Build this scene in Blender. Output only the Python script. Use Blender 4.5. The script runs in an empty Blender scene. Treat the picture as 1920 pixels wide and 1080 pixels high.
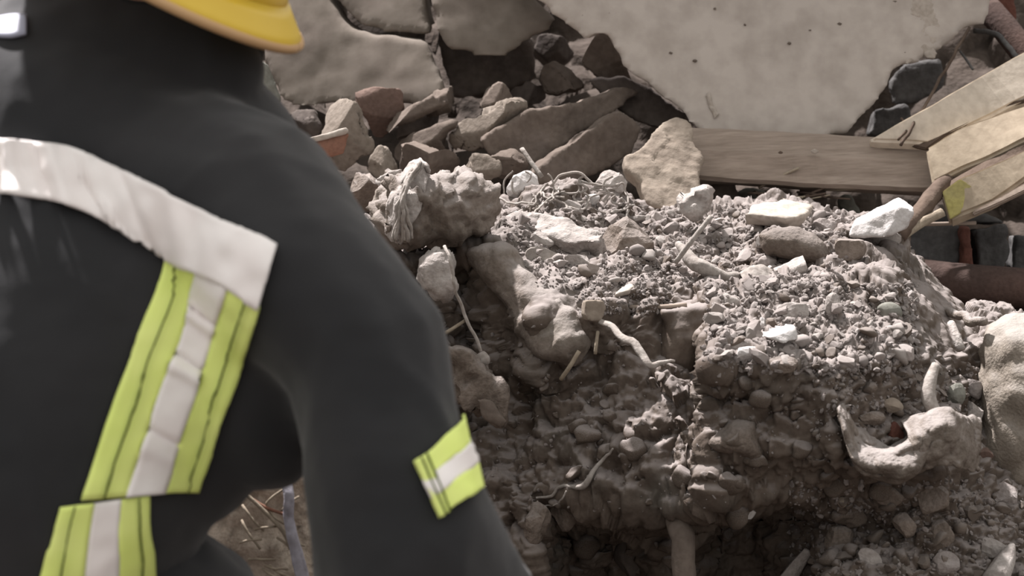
import bpy, bmesh, math, random
import numpy as np
from mathutils import Vector, Matrix
from mathutils.bvhtree import BVHTree

# ------------------------------------------------------------------ camera, world, sun, exposure
SC = bpy.context.scene
COL = SC.collection
PITCH = math.radians(12.0)
FPX = 3733.0
CAM = np.array([0.0, 0.0, 1.25])
FW = np.array([0.0, math.cos(PITCH), -math.sin(PITCH)])
UP = np.array([0.0, math.sin(PITCH), math.cos(PITCH)])
RT = np.array([1.0, 0.0, 0.0])
cd = bpy.data.cameras.new('camera')
cam = bpy.data.objects.new('camera', cd)
COL.objects.link(cam)
cam.location = CAM
cam.rotation_euler = (math.pi / 2 - PITCH, 0, 0)
cd.sensor_width = 36.0
cd.lens = 36.0 * FPX / 1920.0
cd.clip_start = 0.05
cd.dof.use_dof = True
cd.dof.focus_distance = 2.6
cd.dof.aperture_fstop = 7.0
SC.camera = cam

w = bpy.data.worlds.new('world')
SC.world = w
w.use_nodes = True
nt = w.node_tree
nt.nodes.clear()
wo = nt.nodes.new('ShaderNodeOutputWorld')
bg = nt.nodes.new('ShaderNodeBackground')
tc = nt.nodes.new('ShaderNodeTexCoord')
sp = nt.nodes.new('ShaderNodeSeparateXYZ')
rp = nt.nodes.new('ShaderNodeValToRGB')
nt.links.new(tc.outputs['Generated'], sp.inputs[0])
nt.links.new(sp.outputs['Z'], rp.inputs[0])
rp.color_ramp.elements[0].position = 0.0
rp.color_ramp.elements[0].color = (0.46, 0.435, 0.42, 1)
rp.color_ramp.elements[1].position = 0.6
rp.color_ramp.elements[1].color = (1.0, 0.97, 0.94, 1)
nt.links.new(rp.outputs[0], bg.inputs[0])
bg.inputs[1].default_value = 1.08
nt.links.new(bg.outputs[0], wo.inputs[0])

sd = bpy.data.lights.new('sun', 'SUN')
sd.energy = 13.0
sd.angle = math.radians(2.0)
sd.color = (1.0, 0.945, 0.94)
sun = bpy.data.objects.new('sun', sd)
COL.objects.link(sun)
SUN_EL, SUN_AZ = math.radians(56), math.radians(36)      # azimuth from +Y towards -X
sv = Vector((-math.sin(SUN_AZ) * math.cos(SUN_EL), math.cos(SUN_AZ) * math.cos(SUN_EL), math.sin(SUN_EL)))
sun.rotation_euler = sv.to_track_quat('Z', 'Y').to_euler()
sun.location = (-2, 3, 5)

vs = SC.view_settings
vs.view_transform = 'Standard'
vs.look = 'None'
vs.gamma = 1.0
vs.use_curve_mapping = False
vs.exposure = 0.0

# ------------------------------------------------------------------ helpers
def at(px, py, d):
    """the point seen at photo pixel (px, py) at depth d along the view"""
    px = np.asarray(px, float)[..., None]; py = np.asarray(py, float)[..., None]; d = np.asarray(d, float)[..., None]
    return CAM + d * (FW + (px - 960.0) / FPX * RT + (540.0 - py) / FPX * UP)

def proj(P):
    q = P - CAM
    d = q @ FW
    return 960 + FPX * (q @ RT) / d, 540 - FPX * (q @ UP) / d, d

def _h(ix, iy, iz, s):
    n = (ix * 374761393 + iy * 668265263 + iz * 2147483647 + s * 1274126177) & 0xFFFFFFFF
    n = ((n ^ (n >> 13)) * 1274126177) & 0xFFFFFFFF
    n = ((n ^ (n >> 16)) * 2246822519) & 0xFFFFFFFF
    return ((n ^ (n >> 15)) & 0xFFFFFF) / float(0xFFFFFF)

def vnoise(P, s=0):
    i = np.floor(P).astype(np.int64); f = P - i
    u = f * f * f * (f * (f * 6 - 15) + 10)
    r = 0
    for dx in (0, 1):
        for dy in (0, 1):
            for dz in (0, 1):
                wgt = (u[:, 0] if dx else 1 - u[:, 0]) * (u[:, 1] if dy else 1 - u[:, 1]) * (u[:, 2] if dz else 1 - u[:, 2])
                r = r + wgt * _h(i[:, 0] + dx, i[:, 1] + dy, i[:, 2] + dz, s)
    return r * 2 - 1

def fbm(P, scale, octs=4, s=0, gain=0.5):
    r = 0; a = 1.0; q = P / scale
    for k in range(octs):
        r = r + a * vnoise(q + 17.3 * k, s + k); q = q * 2.03; a *= gain
    return r

def worley(P, cell, s=0, tilt=1.0):
    """returns F1, F2, per-cell random, facet tilt value"""
    q = P / cell
    i = np.floor(q).astype(np.int64)
    n = len(q)
    f1 = np.full(n, 9.0); f2 = np.full(n, 9.0); rid = np.zeros(n); tl = np.zeros(n)
    for dx in (-1, 0, 1):
        for dy in (-1, 0, 1):
            for dz in (-1, 0, 1):
                a, b, c = i[:, 0] + dx, i[:, 1] + dy, i[:, 2] + dz
                vx = q[:, 0] - (a + _h(a, b, c, s)); vy = q[:, 1] - (b + _h(a, b, c, s + 1)); vz = q[:, 2] - (c + _h(a, b, c, s + 2))
                dd = np.sqrt(vx * vx + vy * vy + vz * vz)
                r = _h(a, b, c, s + 3)
                t = vx * (_h(a, b, c, s + 4) - .5) + vy * (_h(a, b, c, s + 5) - .5) + vz * (_h(a, b, c, s + 6) - .5)
                m = dd < f1
                f2 = np.where(m, f1, np.minimum(f2, dd))
                rid = np.where(m, r, rid); tl = np.where(m, t, tl)
                f1 = np.where(m, dd, f1)
    return f1, f2, rid, tl * 2

def sstep(a, b, x):
    t = np.clip((x - a) / (b - a), 0, 1)
    return t * t * (3 - 2 * t)

def mesh_obj(name, V, F, mat, parent=None, smooth=True):
    me = bpy.data.meshes.new(name)
    me.from_pydata([tuple(v) for v in np.asarray(V, float)], [], [tuple(int(i) for i in f) for f in F])
    me.update()
    if smooth:
        me.polygons.foreach_set('use_smooth', [True] * len(me.polygons))
    me.materials.append(mat)
    o = bpy.data.objects.new(name, me)
    COL.objects.link(o)
    if parent: o.parent = parent
    return o

def tag(o, label=None, cat=None, group=None, kind='thing'):
    if label: o['label'] = label
    if cat: o['category'] = cat
    if group: o['group'] = group
    if kind: o['kind'] = kind
    return o

def recentre(o, p):
    """moves a mesh object's origin to p without moving its shape"""
    p = Vector(p)
    o.data.transform(Matrix.Translation(-p)); o.location = p

def getV(me):
    a = np.empty(len(me.vertices) * 3); me.vertices.foreach_get('co', a); return a.reshape(-1, 3)

def getN(me):
    a = np.empty(len(me.vertices) * 3); me.vertex_normals.foreach_get('vector', a); return a.reshape(-1, 3)

def setV(me, V):
    me.vertices.foreach_set('co', np.ascontiguousarray(V).ravel()); me.update()

def remeshed(name, bm, voxel, smooth=0):
    me = bpy.data.meshes.new(name); bm.to_mesh(me); bm.free()
    o = bpy.data.objects.new(name + '_tmp', me); COL.objects.link(o)
    m = o.modifiers.new('r', 'REMESH'); m.mode = 'VOXEL'; m.voxel_size = voxel; m.use_smooth_shade = True
    if smooth:
        s = o.modifiers.new('s', 'SMOOTH'); s.iterations = smooth; s.factor = 0.5
    dg = bpy.context.evaluated_depsgraph_get()
    out = bpy.data.meshes.new_from_object(o.evaluated_get(dg))
    bpy.data.objects.remove(o); bpy.data.meshes.remove(me)
    out.name = name
    out.materials.clear()
    return out

def jagged(pts, amp, rng, step=14.0):
    out = []
    n = len(pts)
    for k in range(n):
        a = np.array(pts[k], float); b = np.array(pts[(k + 1) % n], float)
        L = np.hypot(*(b - a)[:2]); m = max(1, int(L / step))
        nrm = np.array([-(b - a)[1], (b - a)[0]]) / max(L, 1e-6)
        for j in range(m):
            p = a + (b - a) * j / m
            if j: p = p + nrm * rng.uniform(-amp, amp)
            out.append(p)
    return out

def segdist(px, py, poly):
    P = np.stack([px, py], 1); best = np.full(len(px), 1e9)
    n = len(poly)
    for k in range(n):
        a = np.array(poly[k][:2], float); b = np.array(poly[(k + 1) % n][:2], float)
        ab = b - a; t = np.clip(((P - a) @ ab) / max(ab @ ab, 1e-9), 0, 1)
        q = a + t[:, None] * ab
        best = np.minimum(best, np.hypot(*(P - q).T))
    return best

_seed = [100]
def chunk(name, poly, d, mat, label=None, cat=None, gx=0.0, gy=0.0, thick=0.05, voxel=0.006, rough=0.004, jag=2.5,
          bulge=0.0, facet=0.0, fscale=0.04, shrink=0.88, group=None, parent=None, kind='thing', tilt=(0, 0), wide=30.0, cuts=0, nscale=.05, soft=3):
    """a broken solid piece: outline in its own plane, real thickness, broken rough faces"""
    _seed[0] += 7; sd_ = _seed[0]; rng = random.Random(sd_)
    cx = sum(p[0] for p in poly) / len(poly); cy = sum(p[1] for p in poly) / len(poly)
    out = jagged(poly, jag, rng) if jag else [np.array(p, float) for p in poly]
    ox = np.array([p[0] for p in out]); oy = np.array([p[1] for p in out])
    dd = d + gx * (ox - cx) / 100.0 + gy * (oy - cy) / 100.0
    front = at(ox, oy, dd)
    c = front.mean(0)
    view = c - CAM; view /= np.linalg.norm(view)
    nl = np.cross(np.roll(front, -1, 0) - c, front - c).sum(0); nl /= np.linalg.norm(nl)
    if nl @ view < 0: nl = -nl
    ext = nl + view * .35; ext /= np.linalg.norm(ext)
    back = c + (front - c) * shrink + ext * thick + RT * tilt[0] * thick + UP * tilt[1] * thick
    bm = bmesh.new()
    a = [bm.verts.new(p) for p in front]; b = [bm.verts.new(p) for p in back]
    n = len(a)
    bm.faces.new(a); bm.faces.new(b[::-1])
    for k in range(n):
        bm.faces.new((a[(k + 1) % n], a[k], b[k], b[(k + 1) % n]))
    bmesh.ops.recalc_face_normals(bm, faces=bm.faces)
    me = remeshed(name, bm, voxel, soft)
    V = getV(me); N = getN(me)
    disp = rough * fbm(V, nscale, 4, sd_) + rough * 0.5 * fbm(V, nscale * .28, 2, sd_ + 9)
    if facet:
        f1, f2, rid, tl = worley(V, fscale, sd_)
        disp = disp + facet * (tl + rid - .5)
    V2 = V + N * disp[:, None]
    if bulge:
        px, py, _ = proj(V)
        e = np.clip(segdist(px, py, out) / wide, 0, 1)
        fr = np.clip(-(N @ view), 0, 1)
        V2 = V2 - view * (bulge * np.sqrt(1 - (1 - e) ** 2) * fr)[:, None]
    if cuts:
        for k in range(cuts):
            t = np.array([rng.gauss(0, 1) for _ in range(3)]); t /= np.linalg.norm(t)
            n = -nl + t * rng.uniform(.5, 1.3); n /= np.linalg.norm(n)
            q = V2 @ n; th = np.percentile(q, rng.uniform(66, 90))
            V2 = V2 - np.maximum(q - th, 0)[:, None] * n * .93
    setV(me, V2)
    me.materials.append(mat)
    o = bpy.data.objects.new(name, me); COL.objects.link(o)
    recentre(o, c)
    if parent: o.parent = parent
    else: tag(o, label, cat, group, kind)
    return o

def catmull(pts, n):
    P = np.array(pts, float)
    if len(P) == 2:
        t = np.linspace(0, 1, n)[:, None]; return P[0] + (P[1] - P[0]) * t
    Q = np.vstack([2 * P[0] - P[1], P, 2 * P[-1] - P[-2]])
    m = len(P) - 1
    out = []
    for t in np.linspace(0, m - 1e-6, n):
        k = int(t); u = t - k
        a, b, c, e = Q[k], Q[k + 1], Q[k + 2], Q[k + 3]
        out.append(0.5 * (2 * b + (c - a) * u + (2 * a - 5 * b + 4 * c - e) * u * u + (3 * b - a - 3 * c + e) * u ** 3))
    return np.array(out)

def tube_vf(P, R, sides=7, flat=1.0):
    P = np.asarray(P, float); n = len(P)
    R = np.full(n, R) if np.isscalar(R) else np.interp(np.linspace(0, 1, n), np.linspace(0, 1, len(R)), R)
    T = np.gradient(P, axis=0); T /= np.linalg.norm(T, axis=1)[:, None] + 1e-12
    ref = np.array([0.3, -0.8, 0.5]); V = []; F = []
    for k in range(n):
        s = np.cross(T[k], ref); s /= np.linalg.norm(s) + 1e-9; u = np.cross(s, T[k])
        for j in range(sides):
            a = 2 * math.pi * j / sides
            V.append(P[k] + R[k] * (math.cos(a) * s + flat * math.sin(a) * u))
    for k in range(n - 1):
        for j in range(sides):
            F.append((k * sides + j, k * sides + (j + 1) % sides, (k + 1) * sides + (j + 1) % sides, (k + 1) * sides + j))
    F.append(tuple(range(sides))[::-1]); F.append(tuple((n - 1) * sides + j for j in range(sides)))
    return V, F

def tube(name, pts, r, mat, label=None, cat=None, group=None, parent=None, n=None, sides=7, wob=0.0, flat=1.0, kind='thing'):
    """a stick, string or cord along photo-anchored points (px, py, depth)"""
    _seed[0] += 3
    q = catmull(pts, n or max(2, 6 * (len(pts) - 1) + 1))
    P = at(q[:, 0], q[:, 1], q[:, 2])
    if wob:
        P = P + wob * np.stack([fbm(P, .02, 2, _seed[0]), fbm(P, .02, 2, _seed[0] + 1), fbm(P, .02, 2, _seed[0] + 2)], 1)
    V, F = tube_vf(P, r, sides, flat)
    o = mesh_obj(name, V, F, mat)
    recentre(o, P.mean(0))
    if parent: o.parent = parent
    else: tag(o, label, cat, group, kind)
    return o

def sheet(name, rows, mat, label=None, cat=None, nu=40, nv=30, thick=0.003, rough=0.003, scale=0.03, group=None, parent=None, kind='thing', holes=0.0):
    """a cloth, flake or membrane through rows of (px, py, depth), with thickness"""
    _seed[0] += 5
    G = np.array([catmull(r, nu) for r in rows])
    G = np.array([catmull(G[:, k], nv) for k in range(nu)]).transpose(1, 0, 2)
    P = at(G[..., 0], G[..., 1], G[..., 2]).reshape(-1, 3)
    P = P - FW * (rough * fbm(P, scale, 4, _seed[0]))[:, None] + UP * (rough * .5 * fbm(P, scale, 3, _seed[0] + 7))[:, None]
    F = []
    hn = fbm(P, .012, 2, _seed[0] + 3) if holes else None
    for a in range(nv - 1):
        for b in range(nu - 1):
            if holes and hn[a * nu + b] > holes: continue
            F.append((a * nu + b, a * nu + b + 1, (a + 1) * nu + b + 1, (a + 1) * nu + b))
    o = mesh_obj(name, P, F, mat)
    recentre(o, P.mean(0))
    m = o.modifiers.new('solid', 'SOLIDIFY'); m.thickness = thick; m.offset = 0
    if parent: o.parent = parent
    else: tag(o, label, cat, group, kind)
    return o

# ------------------------------------------------------------------ materials
def hexc(r, g, b):
    f = lambda c: (c / 255 / 12.92) if c / 255 <= 0.04045 else ((c / 255 + 0.055) / 1.055) ** 2.4
    return (f(r), f(g), f(b), 1.0)

def mat_dusty(name, c1, c2, c3=None, scale=18.0, fine=160.0, bump=0.35, rough=0.95, dust=0.0, dustc=(0.5, 0.46, 0.44, 1), vary=0.12, stretch=None, contrast=(0.35, 0.65)):
    k_ = 0.57                                                     # dusty masonry reflects about a quarter of the light
    c1, c2, dustc = (tuple(v * k_ for v in c[:3]) + (1,) for c in (c1, c2, dustc))
    if c3: c3 = tuple(v * k_ for v in c3[:3]) + (1,)
    m = bpy.data.materials.new(name); m.use_nodes = True
    t = m.node_tree; N = t.nodes; L = t.links
    b = N['Principled BSDF']; b.inputs['Roughness'].default_value = rough
    b.inputs['Specular IOR Level'].default_value = 0.1
    tc = N.new('ShaderNodeTexCoord'); mp = N.new('ShaderNodeMapping')
    L.new(tc.outputs['Object'], mp.inputs[0])
    if stretch: mp.inputs['Scale'].default_value = stretch
    n1 = N.new('ShaderNodeTexNoise'); n1.inputs['Scale'].default_value = scale; n1.inputs['Detail'].default_value = 6; n1.inputs['Roughness'].default_value = 0.62
    n2 = N.new('ShaderNodeTexNoise'); n2.inputs['Scale'].default_value = fine; n2.inputs['Detail'].default_value = 4
    L.new(mp.outputs[0], n1.inputs['Vector']); L.new(mp.outputs[0], n2.inputs['Vector'])
    r = N.new('ShaderNodeValToRGB'); L.new(n1.outputs['Fac'], r.inputs[0])
    r.color_ramp.elements[0].position = contrast[0]; r.color_ramp.elements[0].color = c2
    r.color_ramp.elements[1].position = contrast[1]; r.color_ramp.elements[1].color = c1
    col = r.outputs[0]
    if c3:
        n3 = N.new('ShaderNodeTexNoise'); n3.inputs['Scale'].default_value = scale * 0.6; n3.inputs['Detail'].default_value = 5
        of = N.new('ShaderNodeVectorMath'); of.inputs[1].default_value = (3.1, 7.7, 1.9); L.new(mp.outputs[0], of.inputs[0]); L.new(of.outputs[0], n3.inputs['Vector'])
        r3 = N.new('ShaderNodeValToRGB'); r3.color_ramp.elements[0].position = .56; r3.color_ramp.elements[1].position = .72
        L.new(n3.outputs['Fac'], r3.inputs[0])
        mx = N.new('ShaderNodeMix'); mx.data_type = 'RGBA'; L.new(r3.outputs[0], mx.inputs[0]); L.new(col, mx.inputs[6]); mx.inputs[7].default_value = c3
        col = mx.outputs[2]
    mf = N.new('ShaderNodeMix'); mf.data_type = 'RGBA'; mf.blend_type = 'MULTIPLY'; mf.inputs[0].default_value = 0.55
    rf = N.new('ShaderNodeValToRGB'); rf.color_ramp.elements[0].position = .3; rf.color_ramp.elements[0].color = (.62, .6, .58, 1); rf.color_ramp.elements[1].position = .62
    L.new(n2.outputs['Fac'], rf.inputs[0]); L.new(col, mf.inputs[6]); L.new(rf.outputs[0], mf.inputs[7])
    col = mf.outputs[2]
    if dust:
        ge = N.new('ShaderNodeNewGeometry'); se = N.new('ShaderNodeSeparateXYZ'); L.new(ge.outputs['Normal'], se.inputs[0])
        ad = N.new('ShaderNodeMath'); ad.operation = 'MULTIPLY_ADD'; L.new(n1.outputs['Fac'], ad.inputs[0]); ad.inputs[1].default_value = 0.8; L.new(se.outputs['Z'], ad.inputs[2])
        mr = N.new('ShaderNodeMapRange'); mr.inputs[1].default_value = 0.75; mr.inputs[2].default_value = 1.35; mr.inputs[3].default_value = 0; mr.inputs[4].default_value = dust
        L.new(ad.outputs[0], mr.inputs[0])
        md = N.new('ShaderNodeMix'); md.data_type = 'RGBA'; L.new(mr.outputs[0], md.inputs[0]); L.new(col, md.inputs[6]); md.inputs[7].default_value = dustc
        col = md.outputs[2]
    if vary:
        oi = N.new('ShaderNodeObjectInfo'); hv = N.new('ShaderNodeHueSaturation')
        ma = N.new('ShaderNodeMapRange'); ma.inputs[3].default_value = 1 - vary; ma.inputs[4].default_value = 1 + vary
        L.new(oi.outputs['Random'], ma.inputs[0]); L.new(ma.outputs[0], hv.inputs['Value']); L.new(col, hv.inputs['Color'])
        col = hv.outputs[0]
    L.new(col, b.inputs['Base Color'])
    ab = N.new('ShaderNodeMath'); ab.operation = 'ADD'; L.new(n1.outputs['Fac'], ab.inputs[0])
    mm = N.new('ShaderNodeMath'); mm.operation = 'MULTIPLY'; mm.inputs[1].default_value = 0.5; L.new(n2.outputs['Fac'], mm.inputs[0]); L.new(mm.outputs[0], ab.inputs[1])
    bp = N.new('ShaderNodeBump'); bp.inputs['Strength'].default_value = bump; bp.inputs['Distance'].default_value = 0.012
    L.new(ab.outputs[0], bp.inputs['Height']); L.new(bp.outputs[0], b.inputs['Normal'])
    return m

def mat_cloth(name, col, col2, scale=9.0, weave=900.0, rough=0.85, bump=0.2, spec=0.2, sheen=0.0):
    m = bpy.data.materials.new(name); m.use_nodes = True
    t = m.node_tree; N = t.nodes; L = t.links
    b = N['Principled BSDF']; b.inputs['Roughness'].default_value = rough; b.inputs['Specular IOR Level'].default_value = spec
    b.inputs['Sheen Weight'].default_value = sheen
    tc = N.new('ShaderNodeTexCoord')
    n1 = N.new('ShaderNodeTexNoise'); n1.inputs['Scale'].default_value = scale; n1.inputs['Detail'].default_value = 4
    L.new(tc.outputs['Object'], n1.inputs['Vector'])
    r = N.new('ShaderNodeValToRGB'); r.color_ramp.elements[0].position = .35; r.color_ramp.elements[1].position = .68
    r.color_ramp.elements[0].color = col; r.color_ramp.elements[1].color = col2
    L.new(n1.outputs['Fac'], r.inputs[0]); L.new(r.outputs[0], b.inputs['Base Color'])
    n2 = N.new('ShaderNodeTexNoise'); n2.inputs['Scale'].default_value = weave; L.new(tc.outputs['Object'], n2.inputs['Vector'])
    bp = N.new('ShaderNodeBump'); bp.inputs['Strength'].default_value = bump; bp.inputs['Distance'].default_value = .002
    L.new(n2.outputs['Fac'], bp.inputs['Height']); L.new(bp.outputs[0], b.inputs['Normal'])
    return m

M = {}
M['dirt'] = mat_dusty('dirt', (.27, .222, .185, 1), (.15, .118, .096, 1), (.21, .19, .165, 1), scale=14, fine=120, bump=.22, dust=.85, dustc=(.43, .385, .365, 1), vary=0)
M['bank'] = mat_dusty('bank_dirt', (.16, .13, .11, 1), (.08, .065, .055, 1), scale=9, fine=90, bump=.6, vary=0)  # dark tone makes holes backed by the bank look shaded
M['pebble'] = mat_dusty('pebble_stone', (.58, .53, .505, 1), (.40, .35, .325, 1), scale=40, fine=260, bump=.3, vary=.22)
M['brown_stone'] = mat_dusty('brown_stone', (.36, .30, .255, 1), (.22, .18, .15, 1), scale=25, fine=200, bump=.4, vary=.15, dust=.4)
M['pale_stone'] = mat_dusty('pale_stone', (.68, .63, .59, 1), (.50, .45, .42, 1), scale=22, fine=200, bump=.4, vary=.08)
M['white'] = mat_dusty('white_plaster', (.98, .95, .93, 1), (.80, .765, .745, 1), scale=20, fine=200, bump=.25, vary=.04)
M['green_stone'] = mat_dusty('green_stone', (.38, .38, .335, 1), (.29, .288, .25, 1), scale=30, bump=.2)
M['plaster'] = mat_dusty('plaster_slab', (.32, .28, .24, 1), (.265, .23, .195, 1), (.295, .25, .22, 1), scale=6, fine=40, bump=.05, vary=.03)
M['slab'] = mat_dusty('slab_concrete', (.79, .715, .645, 1), (.72, .65, .59, 1), (.735, .66, .61, 1), scale=5, fine=30, bump=.03, vary=0)
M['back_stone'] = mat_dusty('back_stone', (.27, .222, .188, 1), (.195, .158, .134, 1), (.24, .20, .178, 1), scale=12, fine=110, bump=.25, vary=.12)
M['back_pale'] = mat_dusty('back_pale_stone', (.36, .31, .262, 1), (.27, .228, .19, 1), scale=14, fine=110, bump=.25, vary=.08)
M['back_dark'] = mat_dusty('back_dark_stone', (.20, .17, .15, 1), (.13, .11, .1, 1), scale=12, fine=90, bump=.3, vary=.1)  # dark stone tone, also put where holes and gaps are only shaded
M['pink'] = mat_dusty('pink_brick', (.27, .185, .155, 1), (.22, .155, .13, 1), scale=10, bump=.2, vary=.06)
M['terracotta'] = mat_dusty('terracotta', (.42, .215, .15, 1), (.34, .19, .14, 1), scale=20, bump=.15, vary=.03)
M['pale_edge'] = mat_dusty('pale_edge', (.68, .61, .54, 1), (.6, .53, .46, 1), scale=30, bump=.1, vary=.03)
M['beige'] = mat_dusty('beige_stone', (.52, .445, .365, 1), (.40, .335, .275, 1), (.60, .53, .45, 1), scale=13, fine=90, bump=.3, vary=.03)
M['timber'] = mat_dusty('timber', (.55, .455, .38, 1), (.43, .35, .29, 1), (.59, .50, .42, 1), scale=7, fine=40, bump=.12, stretch=(.7, 7, 7), vary=.06)
M['brown_wood'] = mat_dusty('brown_wood', (.22, .165, .13, 1), (.135, .1, .08, 1), scale=10, fine=70, bump=.4, vary=.12)
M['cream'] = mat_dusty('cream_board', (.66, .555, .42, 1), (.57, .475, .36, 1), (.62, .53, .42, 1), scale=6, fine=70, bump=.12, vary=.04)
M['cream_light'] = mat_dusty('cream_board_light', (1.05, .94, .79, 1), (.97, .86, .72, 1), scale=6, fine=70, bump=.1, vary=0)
M['lit_paint'] = mat_dusty('yellow_patch', (.66, .60, .22, 1), (.58, .52, .25, 1), scale=18, bump=.1, vary=0)
M['grey_brick'] = mat_dusty('grey_brick', (.20, .195, .19, 1), (.13, .127, .127, 1), scale=14, fine=120, bump=.3, vary=.1)
M['red_brick'] = mat_dusty('red_brick', (.27, .12, .09, 1), (.18, .085, .07, 1), scale=14, fine=120, bump=.3, vary=.06)
M['maroon'] = mat_dusty('maroon_pipe', (.15, .10, .085, 1), (.095, .068, .06, 1), scale=8, bump=.3, vary=.06)
M['straw'] = mat_dusty('straw', (.56, .48, .37, 1), (.42, .35, .27, 1), scale=30, bump=.2, vary=.15)
M['fibre'] = mat_dusty('pale_fibre', (.62, .575, .53, 1), (.48, .43, .39, 1), scale=40, bump=.2, vary=.12)
M['sack'] = mat_dusty('dusty_sack', (.40, .345, .30, 1), (.25, .21, .175, 1), (.36, .31, .27, 1), scale=40, fine=300, bump=.4, vary=.05, dust=.7)  # its dust also lightens the upper rim as if lit
M['matting'] = mat_dusty('matting', (1.0, .87, .73, 1), (.70, .60, .49, 1), scale=50, fine=300, bump=.4, vary=0)
M['clod'] = mat_dusty('clod_earth', (.40, .345, .30, 1), (.27, .225, .19, 1), (.35, .31, .265, 1), scale=22, fine=150, bump=.35, dust=.6, vary=0)
M['sandbag'] = mat_dusty('sandbag_cloth', (.47, .415, .35, 1), (.38, .33, .275, 1), scale=10, fine=260, bump=.35, dust=.6, dustc=(.55, .52, .49, 1), vary=.03)
M['lit_rim'] = mat_dusty('lavender_lit_rim', (.56, .55, .62, 1), (.46, .44, .5, 1), scale=12, bump=.1, vary=0)  # lit edge of the sleeve put into a colour
M['coat'] = mat_cloth('coat_cloth', (.021, .022, .024, 1), (.030, .030, .032, 1), scale=6, sheen=.2)
M['collar'] = mat_cloth('collar_cloth', (.017, .019, .021, 1), (.024, .026, .027, 1), scale=7)
M['silver'] = mat_cloth('silver_tape', (.90, .85, .83, 1), (.96, .93, .91, 1), scale=22, rough=.5, bump=.1, spec=.5)
M['lime'] = mat_cloth('lime_tape', (.80, .94, .26, 1), (.86, .97, .32, 1), scale=20, rough=.7, bump=.1)
M['thread'] = mat_cloth('dark_thread', (.09, .12, .02, 1), (.11, .15, .03, 1))
M['helmet'] = mat_cloth('helmet_yellow', (.74, .50, .04, 1), (.80, .57, .06, 1), scale=5, rough=.4, bump=.02, spec=.5)
M['helmet_edge'] = mat_cloth('helmet_edge', (.52, .33, .17, 1), (.58, .38, .2, 1), rough=.6)
M['skin'] = mat_cloth('skin', (.42, .25, .18, 1), (.46, .28, .2, 1), rough=.6)
M['black'] = mat_cloth('black_rubber', (.02, .02, .02, 1), (.03, .03, .03, 1), rough=.6)
M['patch'] = mat_cloth('pale_blue_area', (.34, .36, .46, 1), (.42, .44, .55, 1), rough=.5, spec=.5)

# ------------------------------------------------------------------ the heap: profile columns of (photo y, depth)
def grid_surface(cols, x0, x1, nx, nv, smooth=6):
    xs = sorted(cols)
    K = len(cols[xs[0]])
    C = np.array([cols[x] for x in xs], float)              # ncol, K, 2
    gx = np.linspace(x0, x1, nx)
    t = np.linspace(0, K - 1, nv)
    G = np.zeros((nv, nx, 2))
    R = np.zeros((K, nx, 2))
    for k in range(K):
        for c in range(2):
            R[k, :, c] = np.interp(gx, xs, C[:, k, c])
    # even spacing along the rows
    Pk = at(np.broadcast_to(gx, (K, nx)), R[..., 0], R[..., 1])
    seg = np.linalg.norm(np.diff(Pk, axis=0), axis=2).mean(1)
    s = np.concatenate([[0], np.cumsum(seg)]); s /= s[-1]
    tt = np.interp(np.linspace(0, 1, nv), s, np.arange(K))
    for i, u in enumerate(tt):
        k = min(int(u), K - 2); f = u - k
        G[i] = R[k] * (1 - f) + R[k + 1] * f
    P = at(np.broadcast_to(gx, (nv, nx)), G[..., 0], G[..., 1])
    for _ in range(smooth):
        Q = P.copy()
        Q[1:-1, 1:-1] = (P[1:-1, 1:-1] * 2 + P[:-2, 1:-1] + P[2:, 1:-1] + P[1:-1, :-2] + P[1:-1, 2:]) / 6
        P = Q
    return P

def grid_normals(P):
    du = np.gradient(P, axis=1); dv = np.gradient(P, axis=0)
    n = np.cross(dv, du); n /= np.linalg.norm(n, axis=2)[..., None] + 1e-12
    return n

def grid_faces(nv, nx):
    a = (np.arange(nv - 1)[:, None] * nx + np.arange(nx - 1)[None]).ravel()
    return np.stack([a, a + nx, a + nx + 1, a + 1], 1)

def fast_mesh(name, V, F, mat, smooth=True):
    me = bpy.data.meshes.new(name)
    n, f = len(V), len(F); k = F.shape[1]
    me.vertices.add(n); me.vertices.foreach_set('co', np.ascontiguousarray(V, dtype=np.float32).ravel())
    me.loops.add(f * k); me.loops.foreach_set('vertex_index', np.ascontiguousarray(F, dtype=np.int32).ravel())
    me.polygons.add(f); me.polygons.foreach_set('loop_start', np.arange(0, f * k, k, dtype=np.int32))
    me.polygons.foreach_set('use_smooth', np.full(f, smooth))
    me.update(calc_edges=True); me.validate()
    me.materials.append(mat)
    o = bpy.data.objects.new(name, me); COL.objects.link(o)
    return o

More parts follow.
